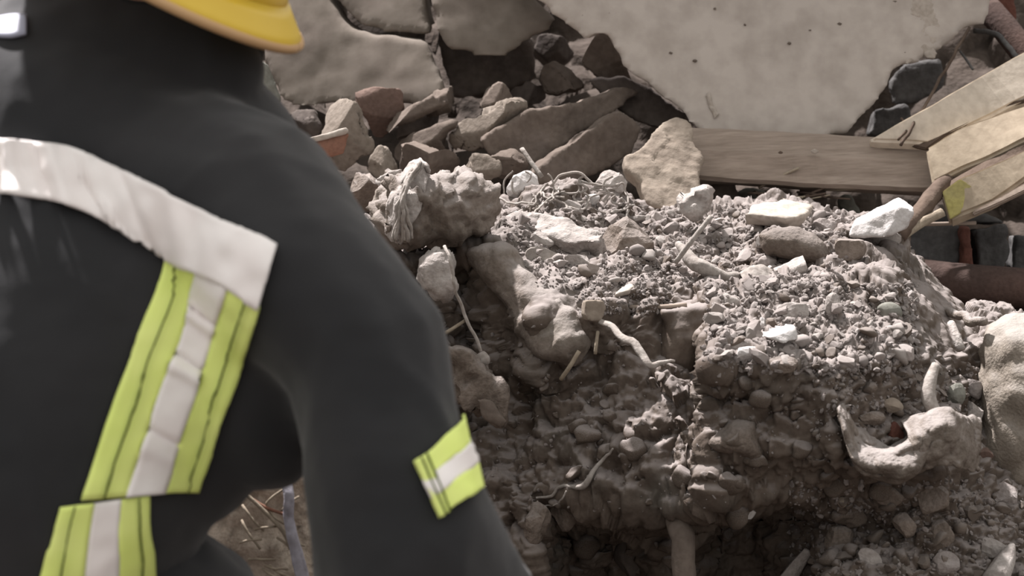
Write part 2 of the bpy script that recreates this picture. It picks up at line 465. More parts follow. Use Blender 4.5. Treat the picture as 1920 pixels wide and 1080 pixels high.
HEAP = {
 250:  [(480,3.05),(440,2.8),(470,2.68),(510,2.58),(550,2.54),(600,2.50),(660,2.46),(740,2.43),(830,2.42),(930,2.43),(1010,2.45),(1250,2.4)],
 640:  [(470,3.05),(430,2.8),(460,2.68),(500,2.58),(540,2.54),(590,2.50),(650,2.46),(730,2.43),(820,2.42),(920,2.43),(1010,2.45),(1250,2.4)],
 800:  [(470,3.05),(440,2.78),(470,2.66),(500,2.60),(545,2.60),(600,2.58),(660,2.53),(740,2.48),(800,2.48),(880,2.52),(980,2.52),(1250,2.45)],
 880:  [(460,3.05),(430,2.76),(450,2.64),(480,2.60),(540,2.64),(610,2.64),(680,2.60),(760,2.56),(820,2.54),(900,2.48),(990,2.48),(1250,2.42)],
 940:  [(430,3.1),(385,2.80),(440,2.68),(470,2.60),(530,2.53),(600,2.53),(660,2.56),(750,2.56),(820,2.52),(900,2.48),(990,2.46),(1250,2.45)],
 1000: [(420,3.1),(352,2.80),(420,2.70),(475,2.59),(530,2.50),(600,2.45),(655,2.47),(740,2.50),(820,2.48),(900,2.455),(990,2.44),(1250,2.5)],
 1060: [(400,3.1),(345,2.82),(410,2.72),(480,2.60),(540,2.51),(600,2.46),(660,2.49),(740,2.49),(820,2.46),(930,2.435),(1005,2.64),(1250,2.72)],
 1150: [(410,3.1),(352,2.84),(422,2.73),(500,2.58),(550,2.51),(590,2.49),(650,2.50),(730,2.47),(820,2.44),(940,2.415),(985,2.66),(1250,2.75)],
 1240: [(410,3.1),(390,2.88),(430,2.74),(510,2.58),(560,2.53),(590,2.51),(680,2.47),(740,2.44),(830,2.41),(960,2.38),(1010,2.56),(1250,2.70)],
 1305: [(415,3.1),(392,2.88),(435,2.73),(512,2.58),(550,2.535),(578,2.51),(690,2.47),(740,2.43),(830,2.40),(945,2.37),(990,2.58),(1250,2.70)],
 1340: [(415,3.1),(395,2.88),(440,2.72),(515,2.58),(540,2.54),(560,2.46),(690,2.32),(740,2.38),(830,2.34),(930,2.34),(970,2.62),(1250,2.70)],
 1450: [(405,3.1),(385,2.88),(440,2.72),(500,2.60),(530,2.57),(545,2.47),(690,2.30),(760,2.34),(850,2.32),(920,2.36),(960,2.62),(1250,2.68)],
 1560: [(430,3.1),(410,2.85),(450,2.72),(490,2.62),(520,2.54),(540,2.48),(690,2.32),(780,2.30),(880,2.30),(940,2.38),(980,2.42),(1250,2.30)],
 1660: [(460,3.1),(440,2.82),(460,2.74),(490,2.64),(520,2.54),(545,2.48),(680,2.34),(780,2.34),(890,2.32),(950,2.38),(1000,2.40),(1250,2.25)],
 1740: [(540,3.0),(520,2.72),(540,2.64),(560,2.58),(580,2.54),(610,2.50),(680,2.44),(760,2.40),(880,2.36),(940,2.38),(1000,2.37),(1250,2.30)],
 1800: [(620,3.0),(590,2.72),(605,2.66),(620,2.60),(640,2.56),(670,2.52),(720,2.48),(780,2.45),(880,2.42),(940,2.405),(1000,2.39),(1250,2.32)],
 1900: [(640,3.0),(610,2.80),(620,2.70),(635,2.64),(655,2.60),(690,2.58),(750,2.56),(820,2.54),(880,2.47),(940,2.43),(1000,2.405),(1250,2.33)],
 2150: [(640,3.0),(610,2.80),(620,2.70),(635,2.64),(655,2.60),(690,2.58),(750,2.56),(820,2.54),(880,2.47),(940,2.43),(1000,2.405),(1250,2.33)],
}
NX, NV = 640, 470
HP = grid_surface(HEAP, 250, 2150, NX, NV)
def blob(px, py, cx, cy, rx, ry, p=2.0):
    return np.exp(-(np.abs((px - cx) / rx) ** p + np.abs((py - cy) / ry) ** p))

def heap_displace(P, N):
    px, py, d = proj(P)
    gravel = np.clip(blob(px, py, 1280, 470, 300, 90, 4) + blob(px, py, 1520, 620, 190, 110, 4) + 0.7 * blob(px, py, 1760, 780, 120, 120, 4)
                     + .9 * blob(px, py, 1700, 1000, 260, 110, 4), 0, 1)
    smooth = np.clip(blob(px, py, 1010, 560, 90, 90, 4) + blob(px, py, 1290, 630, 60, 60, 4) + blob(px, py, 1745, 570, 60, 90, 4), 0, 1)
    gravel = gravel * (1 - .8 * smooth)
    rest = np.clip(1 - gravel - smooth * .75, 0, 1)
    D = .013 * fbm(P, .13, 3, 5) + .006 * fbm(P, .045, 3, 6) + .0016 * fbm(P, .012, 2, 66)
    f1, f2, rid, tl = worley(P + .006 * np.stack([fbm(P, .02, 2, 31), fbm(P, .02, 2, 32), fbm(P, .02, 2, 33)], 1), .024, 11)
    g1, g2, rid2, tl2 = worley(P, .012, 12)
    D = D + gravel * (.012 * (np.clip(f2 - f1, 0, .4) * 1.1 + .9 * tl + .7 * (rid - .5)) + .004 * (np.clip(g2 - g1, 0, .4) + .9 * tl2 + .6 * (rid2 - .5)))
    h1, h2, hid, ht = worley(P + .012 * np.stack([fbm(P, .03, 2, 41), fbm(P, .03, 2, 42), fbm(P, .03, 2, 43)], 1), .055, 21)
    ridge = 1 - np.abs(fbm(P, .06, 3, 51))
    D = D + rest * (.018 * (np.clip(h2 - h1, 0, .45) + .7 * ht + .6 * (hid - .5)) + .008 * ridge + .0055 * (np.clip(f2 - f1, 0, .4) + tl + .8 * (rid - .5)) + .002 * (np.clip(g2 - g1, 0, .4) + tl2 + .5 * (rid2 - .5)) + .003 * fbm(P, .015, 3, 67))
    return D
Nn = grid_normals(HP)
if (Nn[..., 1].mean()) > 0: Nn = -Nn
flat = HP.reshape(-1, 3); nf = Nn.reshape(-1, 3)
HV = flat + nf * heap_displace(flat, nf)[:, None]
HF = grid_faces(NV, NX)
G3 = HV.reshape(NV, NX, 3)                                      # the heap runs out to the ground at its foot and its ends
def run_out(edge, off, n, low):
    """rows leading from an edge of the heap down to the ground, rough like the rest"""
    k = np.ones(31) / 31; e = np.pad(edge, ((15, 15), (0, 0)), 'edge')
    sm = np.stack([np.convolve(e[:, c], k, 'valid') for c in range(3)], 1); rows = []
    for j in range(1, n + 1):
        t = j / n; w_ = min(1, t * 5)
        p = edge * (1 - w_) + sm * w_ + np.array(off) * t
        p[:, 2] = p[:, 2] * (1 - t) + low * t if off[0] == 0 else np.maximum(p[:, 2] - abs(off[0]) * t, low)
        f = .035 * fbm(p, .12, 4, 93) * w_ + .012 * fbm(p, .03, 3, 94) * w_
        rows.append(p + f[:, None] * np.array([.3, -.6, .6]))
    return np.array(rows)
Lf = run_out(G3[:, 0], (-.8, .05, 0), 70, -.05).transpose(1, 0, 2)[:, ::-1]; Rt = run_out(G3[:, -1], (.8, .05, 0), 70, -.05).transpose(1, 0, 2)
G3 = np.concatenate([Lf, G3, Rt], 1)
G3 = np.concatenate([G3, run_out(G3[-1], (0, -.12, 0), 40, -.05)], 0)
heap = fast_mesh('rubble_heap', G3.reshape(-1, 3), grid_faces(G3.shape[0], G3.shape[1])[:, ::-1], M['dirt'])
tag(heap, 'heap of dusty grey brown earth and crushed mortar below the broken wall slabs', 'rubble heap', None, 'stuff')
sub = HV.reshape(NV, NX, 3)[::2, ::2]
hbvh = BVHTree.FromPolygons([tuple(v) for v in sub.reshape(-1, 3)], [tuple(int(i) for i in f) for f in grid_faces(sub.shape[0], sub.shape[1])])

def on_heap(px, py):
    """the point and normal of the heap's surface under a photo pixel"""
    for k in range(20):
        r = at(px, py + 4 * k, 1.0) - CAM; r = r / np.linalg.norm(r)
        hit, n, i, dist = hbvh.ray_cast(Vector(CAM + r * 0.5), Vector(r))
        if hit is not None: break
    if hit is None: return None, None
    n = np.array(n)
    if n @ r > 0: n = -n
    return np.array(hit), n

# ------------------------------------------------------------------ ground and an added bank behind, dark so the holes look shaded
g = mesh_obj('ground', [(-40, -40, 0), (40, -40, 0), (40, 40, 0), (-40, 40, 0)], [(0, 1, 2, 3)], M['bank'], smooth=False)
tag(g, None, None, None, 'structure')
BANK = {
 200:  [(-700,4.1),(-250,3.8),(100,3.6),(180,3.5),(260,3.3),(340,3.15),(480,3.2),(620,3.25),(1000,3.3)],
 900:  [(-700,4.1),(-250,3.8),(60,3.6),(150,3.5),(240,3.35),(330,3.15),(480,3.2),(620,3.25),(1000,3.3)],
 1200: [(-700,4.1),(-250,3.8),(60,3.6),(170,3.5),(250,3.35),(340,3.2),(480,3.22),(620,3.26),(1000,3.3)],
 1350: [(-700,4.1),(-250,3.8),(60,3.6),(200,3.5),(300,3.45),(360,3.35),(480,3.3),(620,3.32),(1000,3.35)],
 1900: [(-700,4.1),(-250,3.8),(60,3.6),(200,3.5),(300,3.45),(380,3.35),(480,3.3),(620,3.32),(1000,3.35)],
 2700: [(-700,4.1),(-250,3.8),(60,3.6),(200,3.5),(300,3.45),(380,3.35),(480,3.3),(620,3.32),(1000,3.35)],
}
BANK[-1500] = BANK[200]; BANK[3400] = BANK[2700]
BP = grid_surface(BANK, -1500, 3400, 640, 170, 4)
bn = grid_normals(BP)
if bn[..., 1].mean() > 0: bn = -bn
bf, nn = BP.reshape(-1, 3), bn.reshape(-1, 3)
f1, f2, rid, tl = worley(bf, .11, 71)
BV = bf + nn * (.03 * fbm(bf, .2, 4, 72) + .04 * (np.clip(f2 - f1, 0, .4) + .6 * tl + .5 * (rid - .5)))[:, None]
bank = fast_mesh('bank_backing', BV, grid_faces(170, 640)[:, ::-1], M['bank'])
tag(bank, None, None, None, 'structure')

# ------------------------------------------------------------------ broken wall slabs; their unseen tops are raised to shade the pile
BIGPOLY = [(1005,0),(1050,35),(1097,76),(1116,62),(1140,64),(1150,90),(1178,132),(1206,152),(1232,178),(1262,196),(1285,214),(1300,238),(1320,262),
                    (1450,268),(1590,254),(1612,222),(1636,204),(1652,180),(1672,136),(1690,120),(1722,116),(1742,100),(1790,72),(1812,52),(1850,44),(1862,-10),(1900,-520),(1500,-560),(950,-540),(930,-80)]
BIGCY = sum(p[1] for p in BIGPOLY) / len(BIGPOLY)
big = chunk('wall_slab', BIGPOLY,
      3.10, M['slab'], 'large pale flat concrete slab resting on the timber beam', 'slab', gy=-.012, thick=.075, voxel=.007, rough=.0016, nscale=.35, jag=5.5, shrink=.93, soft=0)
PATCHES = [([(1704,-12),(1742,-14),(1758,30),(1770,62),(1748,96),(1738,70),(1722,62),(1730,40),(1708,30)], .0), ([(1722,84),(1734,78),(1758,98),(1752,112),(1736,108)], .0), ([(1694,112),(1716,104),(1720,112),(1698,122)], .0), ([(1322,175),(1332,170),(1338,196),(1350,214),(1340,226),(1328,200)], .0)]
for pl, q in PATCHES:
    yy = sum(p[1] for p in pl) / len(pl)
    k = chunk('peeled_patch', pl, 3.10 - .00012 * (yy - BIGCY) - .002, M['pale_edge'], thick=.008, voxel=.003, rough=.0004, jag=3, gy=-.012, parent=big, soft=1)
    k.location = k.location - big.location; k['label'] = 'paler peeled patch'
rg = random.Random(15)
for k in range(16):                                             # small pits and stuck mortar specks
    x, y, q = rg.uniform(1080, 1700), rg.uniform(0, 200), rg.uniform(2.5, 6)
    if x < 1250 and y > 110 or x > 1600 and y > 110: continue
    k = chunk('mortar_speck', [(x - q, y), (x - q * .2, y - q * .7), (x + q, y - q * .2), (x + q * .3, y + q * .6)], 3.10 - .00012 * (y - BIGCY) - .002, M['back_stone'], thick=.006, voxel=.002, rough=.0004, jag=0, gy=-.012, parent=big, soft=1)
    k.location = k.location - big.location
chunk('wall_slab', [(494,105),(480,-120),(440,-600),(620,-600),(618,-5),(652,44),(668,57),(720,66),(800,74),(816,110),(830,150),(838,178),(800,200),(760,196),(640,196),(560,205),(530,190),(508,150)],
      3.28, M['plaster'], 'wide plastered wall slab behind the yellow helmet, cracked along its upper edge', 'slab', gx=-.03, gy=-.03, thick=.07, voxel=.008, rough=.004, nscale=.2, jag=3)
chunk('wall_slab', [(626,-10),(640,-600),(800,-600),(796,10),(811,66),(780,66),(722,60),(676,50),(660,36)],
      3.31, M['plaster'], 'small plaster wall piece wedged above the long crack', 'slab', gx=-.03, gy=-.03, thick=.07, voxel=.008, rough=.003, nscale=.2, jag=2)
chunk('wall_slab', [(803,5),(806,-600),(930,-600),(985,-30),(1052,36),(1033,62),(986,82),(966,101),(934,114),(885,106),(836,94),(818,60)],
      3.22, M['plaster'], 'tan plaster slab with a rounded lower edge over a dark gap', 'slab', gy=-.03, thick=.07, voxel=.008, rough=.003, nscale=.2, jag=2, bulge=.02, wide=60)
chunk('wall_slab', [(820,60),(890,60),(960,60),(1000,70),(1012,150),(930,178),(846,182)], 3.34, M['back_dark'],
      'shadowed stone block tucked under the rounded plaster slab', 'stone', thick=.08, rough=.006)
chunk('wall_slab', [(470,120),(498,112),(512,150),(528,186),(520,205),(470,195)], 3.12, M['green_stone'],
      'grey green plaster scrap beside the coat collar', 'rubble piece', thick=.04, rough=.004)

B = [  # background pile: name, outline, depth, material, label, category, extra
 ('stone_chunk', [(597,240),(598,205),(610,180),(635,176),(660,190),(680,225),(700,265),(704,286),(682,292),(664,312),(640,332),(606,330),(603,280)], 3.00, 'back_pale', 'tall rounded grey mortar lump standing behind the terracotta tile', 'stone', dict(cuts=6, wide=70, bulge=.045, facet=.008, thick=.06, jag=4)),
 ('brick_slab', [(662,172),(700,160),(752,165),(762,195),(735,228),(716,266),(700,262),(692,235),(672,205)], 3.12, 'pink', 'dull pinkish brick face beneath the cracked plaster slab', 'brick', dict(cuts=4, bulge=.015, wide=40, thick=.06)),
 ('stone_slab', [(720,240),(760,210),(800,186),(835,168),(897,150),(890,182),(862,202),(800,222),(735,243)], 3.12, 'back_stone', 'long slanting stone slab beside the pinkish brick face', 'stone', dict(cuts=4, bulge=.015, wide=40, thick=.05, gx=.05, facet=.006)),
 ('stone_chunk', [(898,200),(910,162),(928,147),(944,158),(966,192),(940,202)], 3.12, 'back_stone', 'small cone shaped stone poking up behind the pile', 'stone', dict(cuts=6, wide=70, bulge=.045, thick=.05, facet=.008)),
 ('stone_chunk', [(826,264),(840,240),(868,222),(908,202),(984,190),(989,214),(972,246),(930,274),(880,286),(842,286)], 3.03, 'back_pale', 'broad pale limestone chunk with a sharp upper corner', 'stone', dict(cuts=6, wide=70, bulge=.045, thick=.07, facet=.01, jag=4)),
 ('stone_slab', [(712,272),(745,255),(800,240),(862,222),(842,244),(828,264),(838,290),(760,300),(725,296)], 3.08, 'back_stone', 'flat brown stone sheltered by the broad pale limestone chunk', 'stone', dict(cuts=4, bulge=.015, wide=40, thick=.05)),
 ('stone_chunk', [(738,300),(752,270),(770,255),(800,268),(838,285),(870,300),(865,335),(745,340)], 3.0, 'back_stone', 'rounded pinkish brown stone above the big clod', 'stone', dict(cuts=6, wide=70, bulge=.045, thick=.06, facet=.006)),
 ('stone_chunk', [(676,308),(690,285),(712,265),(728,278),(744,310),(738,342),(700,345)], 2.97, 'back_pale', 'pale angular stone next to the coat shoulder', 'stone', dict(cuts=6, wide=70, bulge=.045, thick=.05, facet=.008)),
 ('stone_chunk', [(640,330),(668,318),(690,330),(715,350),(720,385),(680,395),(650,365)], 2.93, 'brown_stone', 'dark brown earth clod against the coat shoulder', 'clod', dict(cuts=6, wide=70, bulge=.045, thick=.06, facet=.01)),
 ('stone_chunk', [(698,340),(730,318),(760,320),(752,338),(722,346)], 2.88, 'pale_stone', 'thin pale flake behind the rag draped clod', 'flake', dict(cuts=6, wide=70, bulge=.045, thick=.02)),
 ('stone_chunk', [(858,314),(880,294),(918,290),(938,308),(936,324),(910,335),(868,330)], 2.96, 'back_pale', 'small tan stone peeping over the big clod', 'stone', dict(cuts=6, wide=70, bulge=.045, thick=.04, facet=.006)),
 ('concrete_plank', [(900,262),(990,205),(1100,188),(1172,160),(1208,172),(1140,218),(1040,285),(985,332),(925,300)], 3.08, 'back_stone', 'broad grey concrete plank sloping up beneath the large slab', 'plank', dict(thick=.05, rough=.003, gx=.04)),
 ('concrete_plank', [(990,330),(1066,270),(1162,204),(1192,222),(1202,246),(1186,290),(1130,325),(1080,340),(1010,345)], 3.02, 'back_stone', 'darker concrete plank lying in front of the sloping one', 'plank', dict(thick=.05, rough=.003, gx=.04)),
 ('stone_chunk', [(1003,142),(1014,120),(1040,108),(1066,118),(1086,146),(1102,160),(1050,176),(1016,172)], 3.2, 'back_stone', 'rounded brown boulder in the dark gap below the slab', 'stone', dict(cuts=6, wide=70, bulge=.045, thick=.07)),
 ('stone_chunk', [(1086,80),(1112,58),(1142,62),(1160,100),(1185,150),(1160,172),(1118,140),(1096,112)], 3.2, 'back_stone', 'grey stone caught behind the ragged slab edge', 'stone', dict(cuts=6, wide=70, bulge=.045, thick=.06, facet=.006)),
 ('wood_wedge', [(1105,150),(1170,140),(1225,170),(1296,218),(1270,250),(1196,228),(1130,180)], 3.16, 'back_dark', 'wood wedge coloured dark for the shade under the slab edge', 'wood', dict(thick=.05, rough=.003)),  # plank and the slab's shade share this one dark tone
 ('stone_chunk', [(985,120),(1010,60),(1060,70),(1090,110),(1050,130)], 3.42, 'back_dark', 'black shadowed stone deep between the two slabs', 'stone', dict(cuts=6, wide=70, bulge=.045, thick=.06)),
 ('stone_chunk', [(540,205),(590,200),(606,240),(590,262),(548,250)], 3.12, 'back_dark', 'dark block set in the shaded hole behind the coat shoulder', 'stone', dict(cuts=6, wide=70, bulge=.045, thick=.06)),  # added block; its dark tone is the shade of a hole
 ('stone_chunk', [(905,300),(960,272),(990,300),(970,335),(925,330)], 2.97, 'back_stone', 'brown wedge of stone between clod and planks', 'stone', dict(cuts=6, wide=70, bulge=.045, thick=.05, facet=.006)),
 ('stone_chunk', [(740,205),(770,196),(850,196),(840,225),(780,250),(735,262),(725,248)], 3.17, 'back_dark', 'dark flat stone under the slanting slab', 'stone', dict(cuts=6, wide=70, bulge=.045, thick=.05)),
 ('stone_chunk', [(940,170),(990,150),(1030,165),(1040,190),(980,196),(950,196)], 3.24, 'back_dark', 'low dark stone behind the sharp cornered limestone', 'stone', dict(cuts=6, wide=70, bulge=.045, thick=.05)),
]
for nm, poly, d, mt, lb, ct, kw in B:
    chunk(nm, poly, d, M[mt], lb, ct, voxel=.005, soft=1, **kw)
# terracotta tile with its pale edge
tl_ = chunk('roof_tile', [(540,276),(650,246),(655,252),(644,288),(604,300),(560,292)], 2.92, M['terracotta'], 'broken terracotta tile with a cream upper edge', 'tile', thick=.012, voxel=.004, rough=.001, jag=1)
e = chunk('glazed_edge', [(540,268),(651,238),(655,244),(653,250),(545,280)], 2.915, M['pale_edge'], thick=.016, voxel=.003, rough=.0005, jag=.5, parent=tl_)
e.location = e.location - tl_.location
e['label'] = 'cream glazed edge'

# flat beige stone leaning on the beam
chunk('leaning_stone', [(1166,292),(1180,286),(1204,274),(1216,258),(1240,228),(1262,216),(1284,222),(1302,244),(1304,274),(1318,284),(1322,306),(1312,336),(1318,352),(1300,378),(1262,392),(1222,388),(1206,374),(1196,338),(1174,318)],
      2.93, M['beige'], 'flat beige stone slab leaning upright at the end of the timber beam', 'stone', gx=.02, gy=-.06, thick=.035, voxel=.0045, rough=.002, jag=3, facet=.002, soft=2)

# ------------------------------------------------------------------ timber beam and boards
def prism(name, quad, thick, mat, label=None, cat=None, group=None, parent=None, bev=.004, cut=14, warp=.002, back=None, tilt=(0, 0)):
    """a sawn board: four corners (px, py, depth), thickness away from the viewer, bevelled edges"""
    _seed[0] += 3
    q = np.array(quad, float); P = at(q[:, 0], q[:, 1], q[:, 2])
    c = P.mean(0); n = np.cross(P[1] - P[0], P[3] - P[0]); n /= np.linalg.norm(n)
    if n @ (c - CAM) < 0: n = -n
    n = n + RT * tilt[0] + UP * tilt[1]
    bm = bmesh.new()
    a = [bm.verts.new(p) for p in P]; b = [bm.verts.new(p + n * thick) for p in P]
    bm.faces.new(a); bm.faces.new(b[::-1])
    k = len(P)
    for i in range(k): bm.faces.new((a[(i + 1) % k], a[i], b[i], b[(i + 1) % k]))
    bmesh.ops.recalc_face_normals(bm, faces=bm.faces)
    bmesh.ops.bevel(bm, geom=bm.edges[:], offset=bev, segments=2, affect='EDGES')
    bmesh.ops.subdivide_edges(bm, edges=[e for e in bm.edges if e.calc_length() > .05], cuts=cut, use_grid_fill=True)
    bmesh.ops.triangulate(bm, faces=[f for f in bm.faces if len(f.verts) > 4])
    me = bpy.data.meshes.new(name); bm.to_mesh(me); bm.free()
    V = getV(me); V = V + (warp * np.stack([fbm(V, .09, 3, _seed[0]), fbm(V, .09, 3, _seed[0] + 1), fbm(V, .09, 3, _seed[0] + 2)], 1))
    setV(me, V); me.materials.append(mat)
    o = bpy.data.objects.new(name, me); COL.objects.link(o); recentre(o, c)
    if parent:
        o.parent = parent; o.location = o.location - parent.location
    else: tag(o, label, cat, group)
    return o

# beam: front face and a tilted upper face belong to one solid of six corners in section
def beam(name, A, Bp, sec, mat, label, cat):
    """section points (across in photo px, depth) swept from A to Bp"""
    V = []; n = 40
    for i in range(n):
        t = i / (n - 1)
        for (dy, dd) in sec:
            V.append(at(A[0] + (Bp[0] - A[0]) * t, A[1] + (Bp[1] - A[1]) * t + dy, A[2] + (Bp[2] - A[2]) * t + dd))
    V = np.array(V); k = len(sec); F = []
    for i in range(n - 1):
        for j in range(k): F.append((i * k + j, i * k + (j + 1) % k, (i + 1) * k + (j + 1) % k, (i + 1) * k + j))
    F.append(tuple(range(k))[::-1]); F.append(tuple((n - 1) * k + j for j in range(k)))
    V = V + .002 * np.stack([fbm(V, .07, 3, 1), fbm(V, .07, 3, 2), fbm(V, .07, 3, 3)], 1)
    o = mesh_obj(name, V, F, mat, smooth=False); recentre(o, V.mean(0)); tag(o, label, cat)
    return o
bm_ = beam('timber_beam', (1292, 288, 2.99), (1752, 312, 2.95), [(-50, .06), (-44, .045), (-16, .022), (-8, .012), (42, -.004), (50, .002), (57, .05), (-20, .1)], M['timber'],
     'weathered brown timber beam lying level under the large slab', 'beam')
for (px, py, r) in ((1464, 286, .006), (1528, 284, .008)):
    k = chunk('knot', [(px - r * 1200, py), (px, py - r * 700), (px + r * 1200, py), (px, py + r * 700)], 2.972, M['brown_wood'] if px < 1500 else M['pale_edge'], thick=.006, voxel=.002, rough=.0006, jag=0, parent=bm_)
    k.location = k.location - bm_.location

def board(name, quad, thick, label, edge=None, mat='cream', tilt=(0, -.6)):
    o = prism(name, quad, thick, M[mat], label, 'board', 'cream boards stacked beside the beam', tilt=tilt)
    return o
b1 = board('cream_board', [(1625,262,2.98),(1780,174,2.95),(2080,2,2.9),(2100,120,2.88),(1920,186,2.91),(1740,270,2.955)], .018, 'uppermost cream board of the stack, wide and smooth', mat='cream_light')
b2 = board('cream_board', [(1738,276,2.93),(1800,236,2.92),(1925,196,2.9),(2100,132,2.86),(2100,210,2.84),(1922,262,2.87),(1800,318,2.9),(1748,344,2.91)], .018, 'middle cream board of the stack, overlapped by the wide one')
b3 = board('cream_board', [(1766,358,2.88),(1800,332,2.875),(1930,276,2.86),(2100,205,2.82),(2100,260,2.81),(1930,330,2.845),(1860,376,2.855),(1780,412,2.87)], .018, 'lowest cream board, its end painted with a yellow green lit patch')
st = prism('lit_yellow_patch', [(1767,360,2.878),(1800,336,2.874),(1828,352,2.868),(1800,400,2.866),(1781,411,2.868)], .004, M['lit_paint'], parent=b3, bev=.001, cut=3, warp=.0005)  # yellow paint with the light falling on the board end in its colour
st['label'] = 'yellow green paint and lit patch on the board end'
prism('brown_batten', [(1705,272,2.968),(1760,242,2.955),(1850,200,2.935),(1935,174,2.91),(1935,181,2.91),(1862,208,2.93),(1770,254,2.945),(1736,276,2.95)], .012, M['brown_wood'], 'thin rough bark strip between the two upper cream boards', 'batten', 'dark battens between the boards', bev=.002, warp=.004)
prism('brown_batten', [(1750,346,2.905),(1800,322,2.9),(1925,264,2.87),(2100,208,2.84),(2100,224,2.83),(1925,290,2.86),(1800,338,2.885),(1762,362,2.9)], .012, M['brown_wood'], 'dark ragged batten between middle and lowest cream board', 'batten', 'dark battens between the boards', bev=.003, warp=.006)
prism('brown_batten', [(1824,394,2.86),(1925,338,2.84),(2100,250,2.8),(2100,276,2.8),(1930,352,2.835),(1822,404,2.86)], .012, M['timber'], 'narrow brown lath edging the lowest cream board', 'batten', 'dark battens between the boards', bev=.002)
tube('brown_pole', [(1812,300,2.97),(1740,378,2.87),(1684,446,2.81)], .013, M['brown_wood'], 'thick dark brown stake propping the cream boards', 'stake', n=16, sides=10, wob=.003)
tube('pale_lath', [(1768,398,2.85),(1725,420,2.83),(1680,452,2.81)], .007, M['straw'], 'pale lath lying along the dark brown stake', 'lath', n=10, flat=.5)
tube('wood_strip', [(1690,422,2.9),(1760,420,2.9),(1830,418,2.9)], .003, M['timber'], 'thin wood strip over the dark grey bricks', 'strip', n=8)

# bricks and pipe at the side
def brick(poly, d, mt, label, **kw):
    return chunk('brick', poly, d, M[mt], label, 'brick', thick=.07, voxel=.005, rough=.003, jag=2.5, shrink=.97, soft=1, **kw)
brick([(1702,422),(1798,418),(1802,500),(1745,512),(1704,505)], 2.98, 'grey_brick', 'dark grey brick beside the thin red brick')
brick([(1802,426),(1822,424),(1826,500),(1806,510)], 2.96, 'red_brick', 'thin upright red brick between two dark grey bricks')
brick([(1830,428),(1886,420),(1890,476),(1882,506),(1834,504)], 2.98, 'grey_brick', 'smaller dark grey brick at the end of the row')
brick([(1905,440),(1960,436),(1960,500),(1900,505)], 3.05, 'grey_brick', 'dark brick standing apart beyond the end of the brick row')
brick([(1690,395),(1850,402),(1890,418),(1700,420)], 3.02, 'grey_brick', 'flat dark brick under the lowest cream board')
tube('maroon_pipe', [(1700,520,2.93),(1800,532,2.9),(1960,545,2.86),(2100,560,2.84)], .03, M['maroon'], 'thick maroon pipe lying under the brick row', 'pipe', n=20, sides=14)
tube('wood_strip', [(1690,508,2.92),(1750,518,2.89)], .004, M['timber'], 'short pale slat below the dark grey brick', 'slat', n=6)
# upper corner
brick([(1672,150),(1700,118),(1764,110),(1770,160),(1720,190),(1680,192)], 3.34, 'grey_brick', 'grey brick in the dark hole beside the slab')
brick([(1640,208),(1700,196),(1715,236),(1668,262),(1630,252)], 3.3, 'grey_brick', 'grey brick wedged between slab corner and cream board')
brick([(1862,-40),(1900,-40),(1905,40),(1868,44)], 3.3, 'red_brick', 'brownish red brick behind the slab top corner')
tube('brown_pole', [(1856,20,3.24),(1890,60,3.2),(1960,150,3.14)], .022, M['back_dark'] if False else M['maroon'], 'dark brown post crossing the corner above the cream boards', 'post', n=12, sides=10)
tube('cable', [(1826,56,3.16),(1862,60,3.14),(1890,86,3.1),(1908,112,3.05)], .0042, M['grey_brick'], 'grey cable looping out of the hole above the boards', 'cable', n=20, wob=.002)
tube('wire', [(1816,52,3.08),(1790,100,3.05),(1742,184,3.0),(1712,236,2.96),(1690,272,2.94)], .0024, M['brown_wood'], 'long thin wire hanging from the slab corner to the boards', 'wire', n=24, wob=.002)
tube('wire', [(1800,96,3.12),(1812,112,3.12),(1824,130,3.1)], .002, M['grey_brick'], 'short wire end in the dark hole above the boards', 'wire', n=8)
tube('wire', [(1690,222,2.99),(1702,240,2.97),(1684,262,2.955)], .002, M['brown_wood'], 'bent wire stub crossing the long wire', 'wire', n=12)

# things in the hollow behind the beam
chunk('stone_chunk', [(1330,345),(1375,335),(1395,370),(1385,400),(1335,405)], 3.05, M['back_stone'], 'grey stone under the beam beside the leaning slab', 'stone', thick=.06, bulge=.01)
chunk('stone_chunk', [(1378,368),(1400,350),(1440,358),(1452,385),(1430,402),(1385,398)], 3.1, M['green_stone'], 'greenish grey stone in the hollow under the beam', 'stone', thick=.05, bulge=.015)
chunk('concrete_block', [(1505,345),(1552,352),(1556,420),(1510,415)], 3.04, M['back_stone'], 'upright grey block supporting the timber beam', 'block', thick=.06)
chunk('stone_chunk', [(1575,372),(1592,362),(1618,395),(1608,420),(1590,415)], 3.06, M['green_stone'], 'grey green shard in the hollow beside the white brick', 'stone', thick=.03)
rg = random.Random(8)
STRAWS = [('slender ' if k % 3 == 0 else 'crooked ' if k % 3 == 1 else '') + ('pale' if k % 2 else 'dark') + ' dry straw stalk ' + ('crossing steeply' if k < 4 else 'lying flat') + ' in the hollow under the timber beam' for k in range(16)]
for k in range(16):
    x = rg.uniform(1400, 1560); y = rg.uniform(350, 385); a = rg.uniform(-.25, .5); L = rg.uniform(50, 120)
    if k < 4: a = rg.uniform(.6, 1.2)
    tube('straw', [(x, y, 3.0), (x + L * .5 * math.cos(a), y + L * .5 * -math.sin(a) * (1 if k >= 4 else -1) + rg.uniform(-3, 3), 2.98), (x + L * math.cos(a), y - L * math.sin(a) * (1 if k >= 4 else -1), 2.97)],
         rg.uniform(.0012, .0022), M['straw'] if k % 2 else M['brown_wood'], STRAWS[k], 'straw', 'straw under the beam', n=7, sides=5)

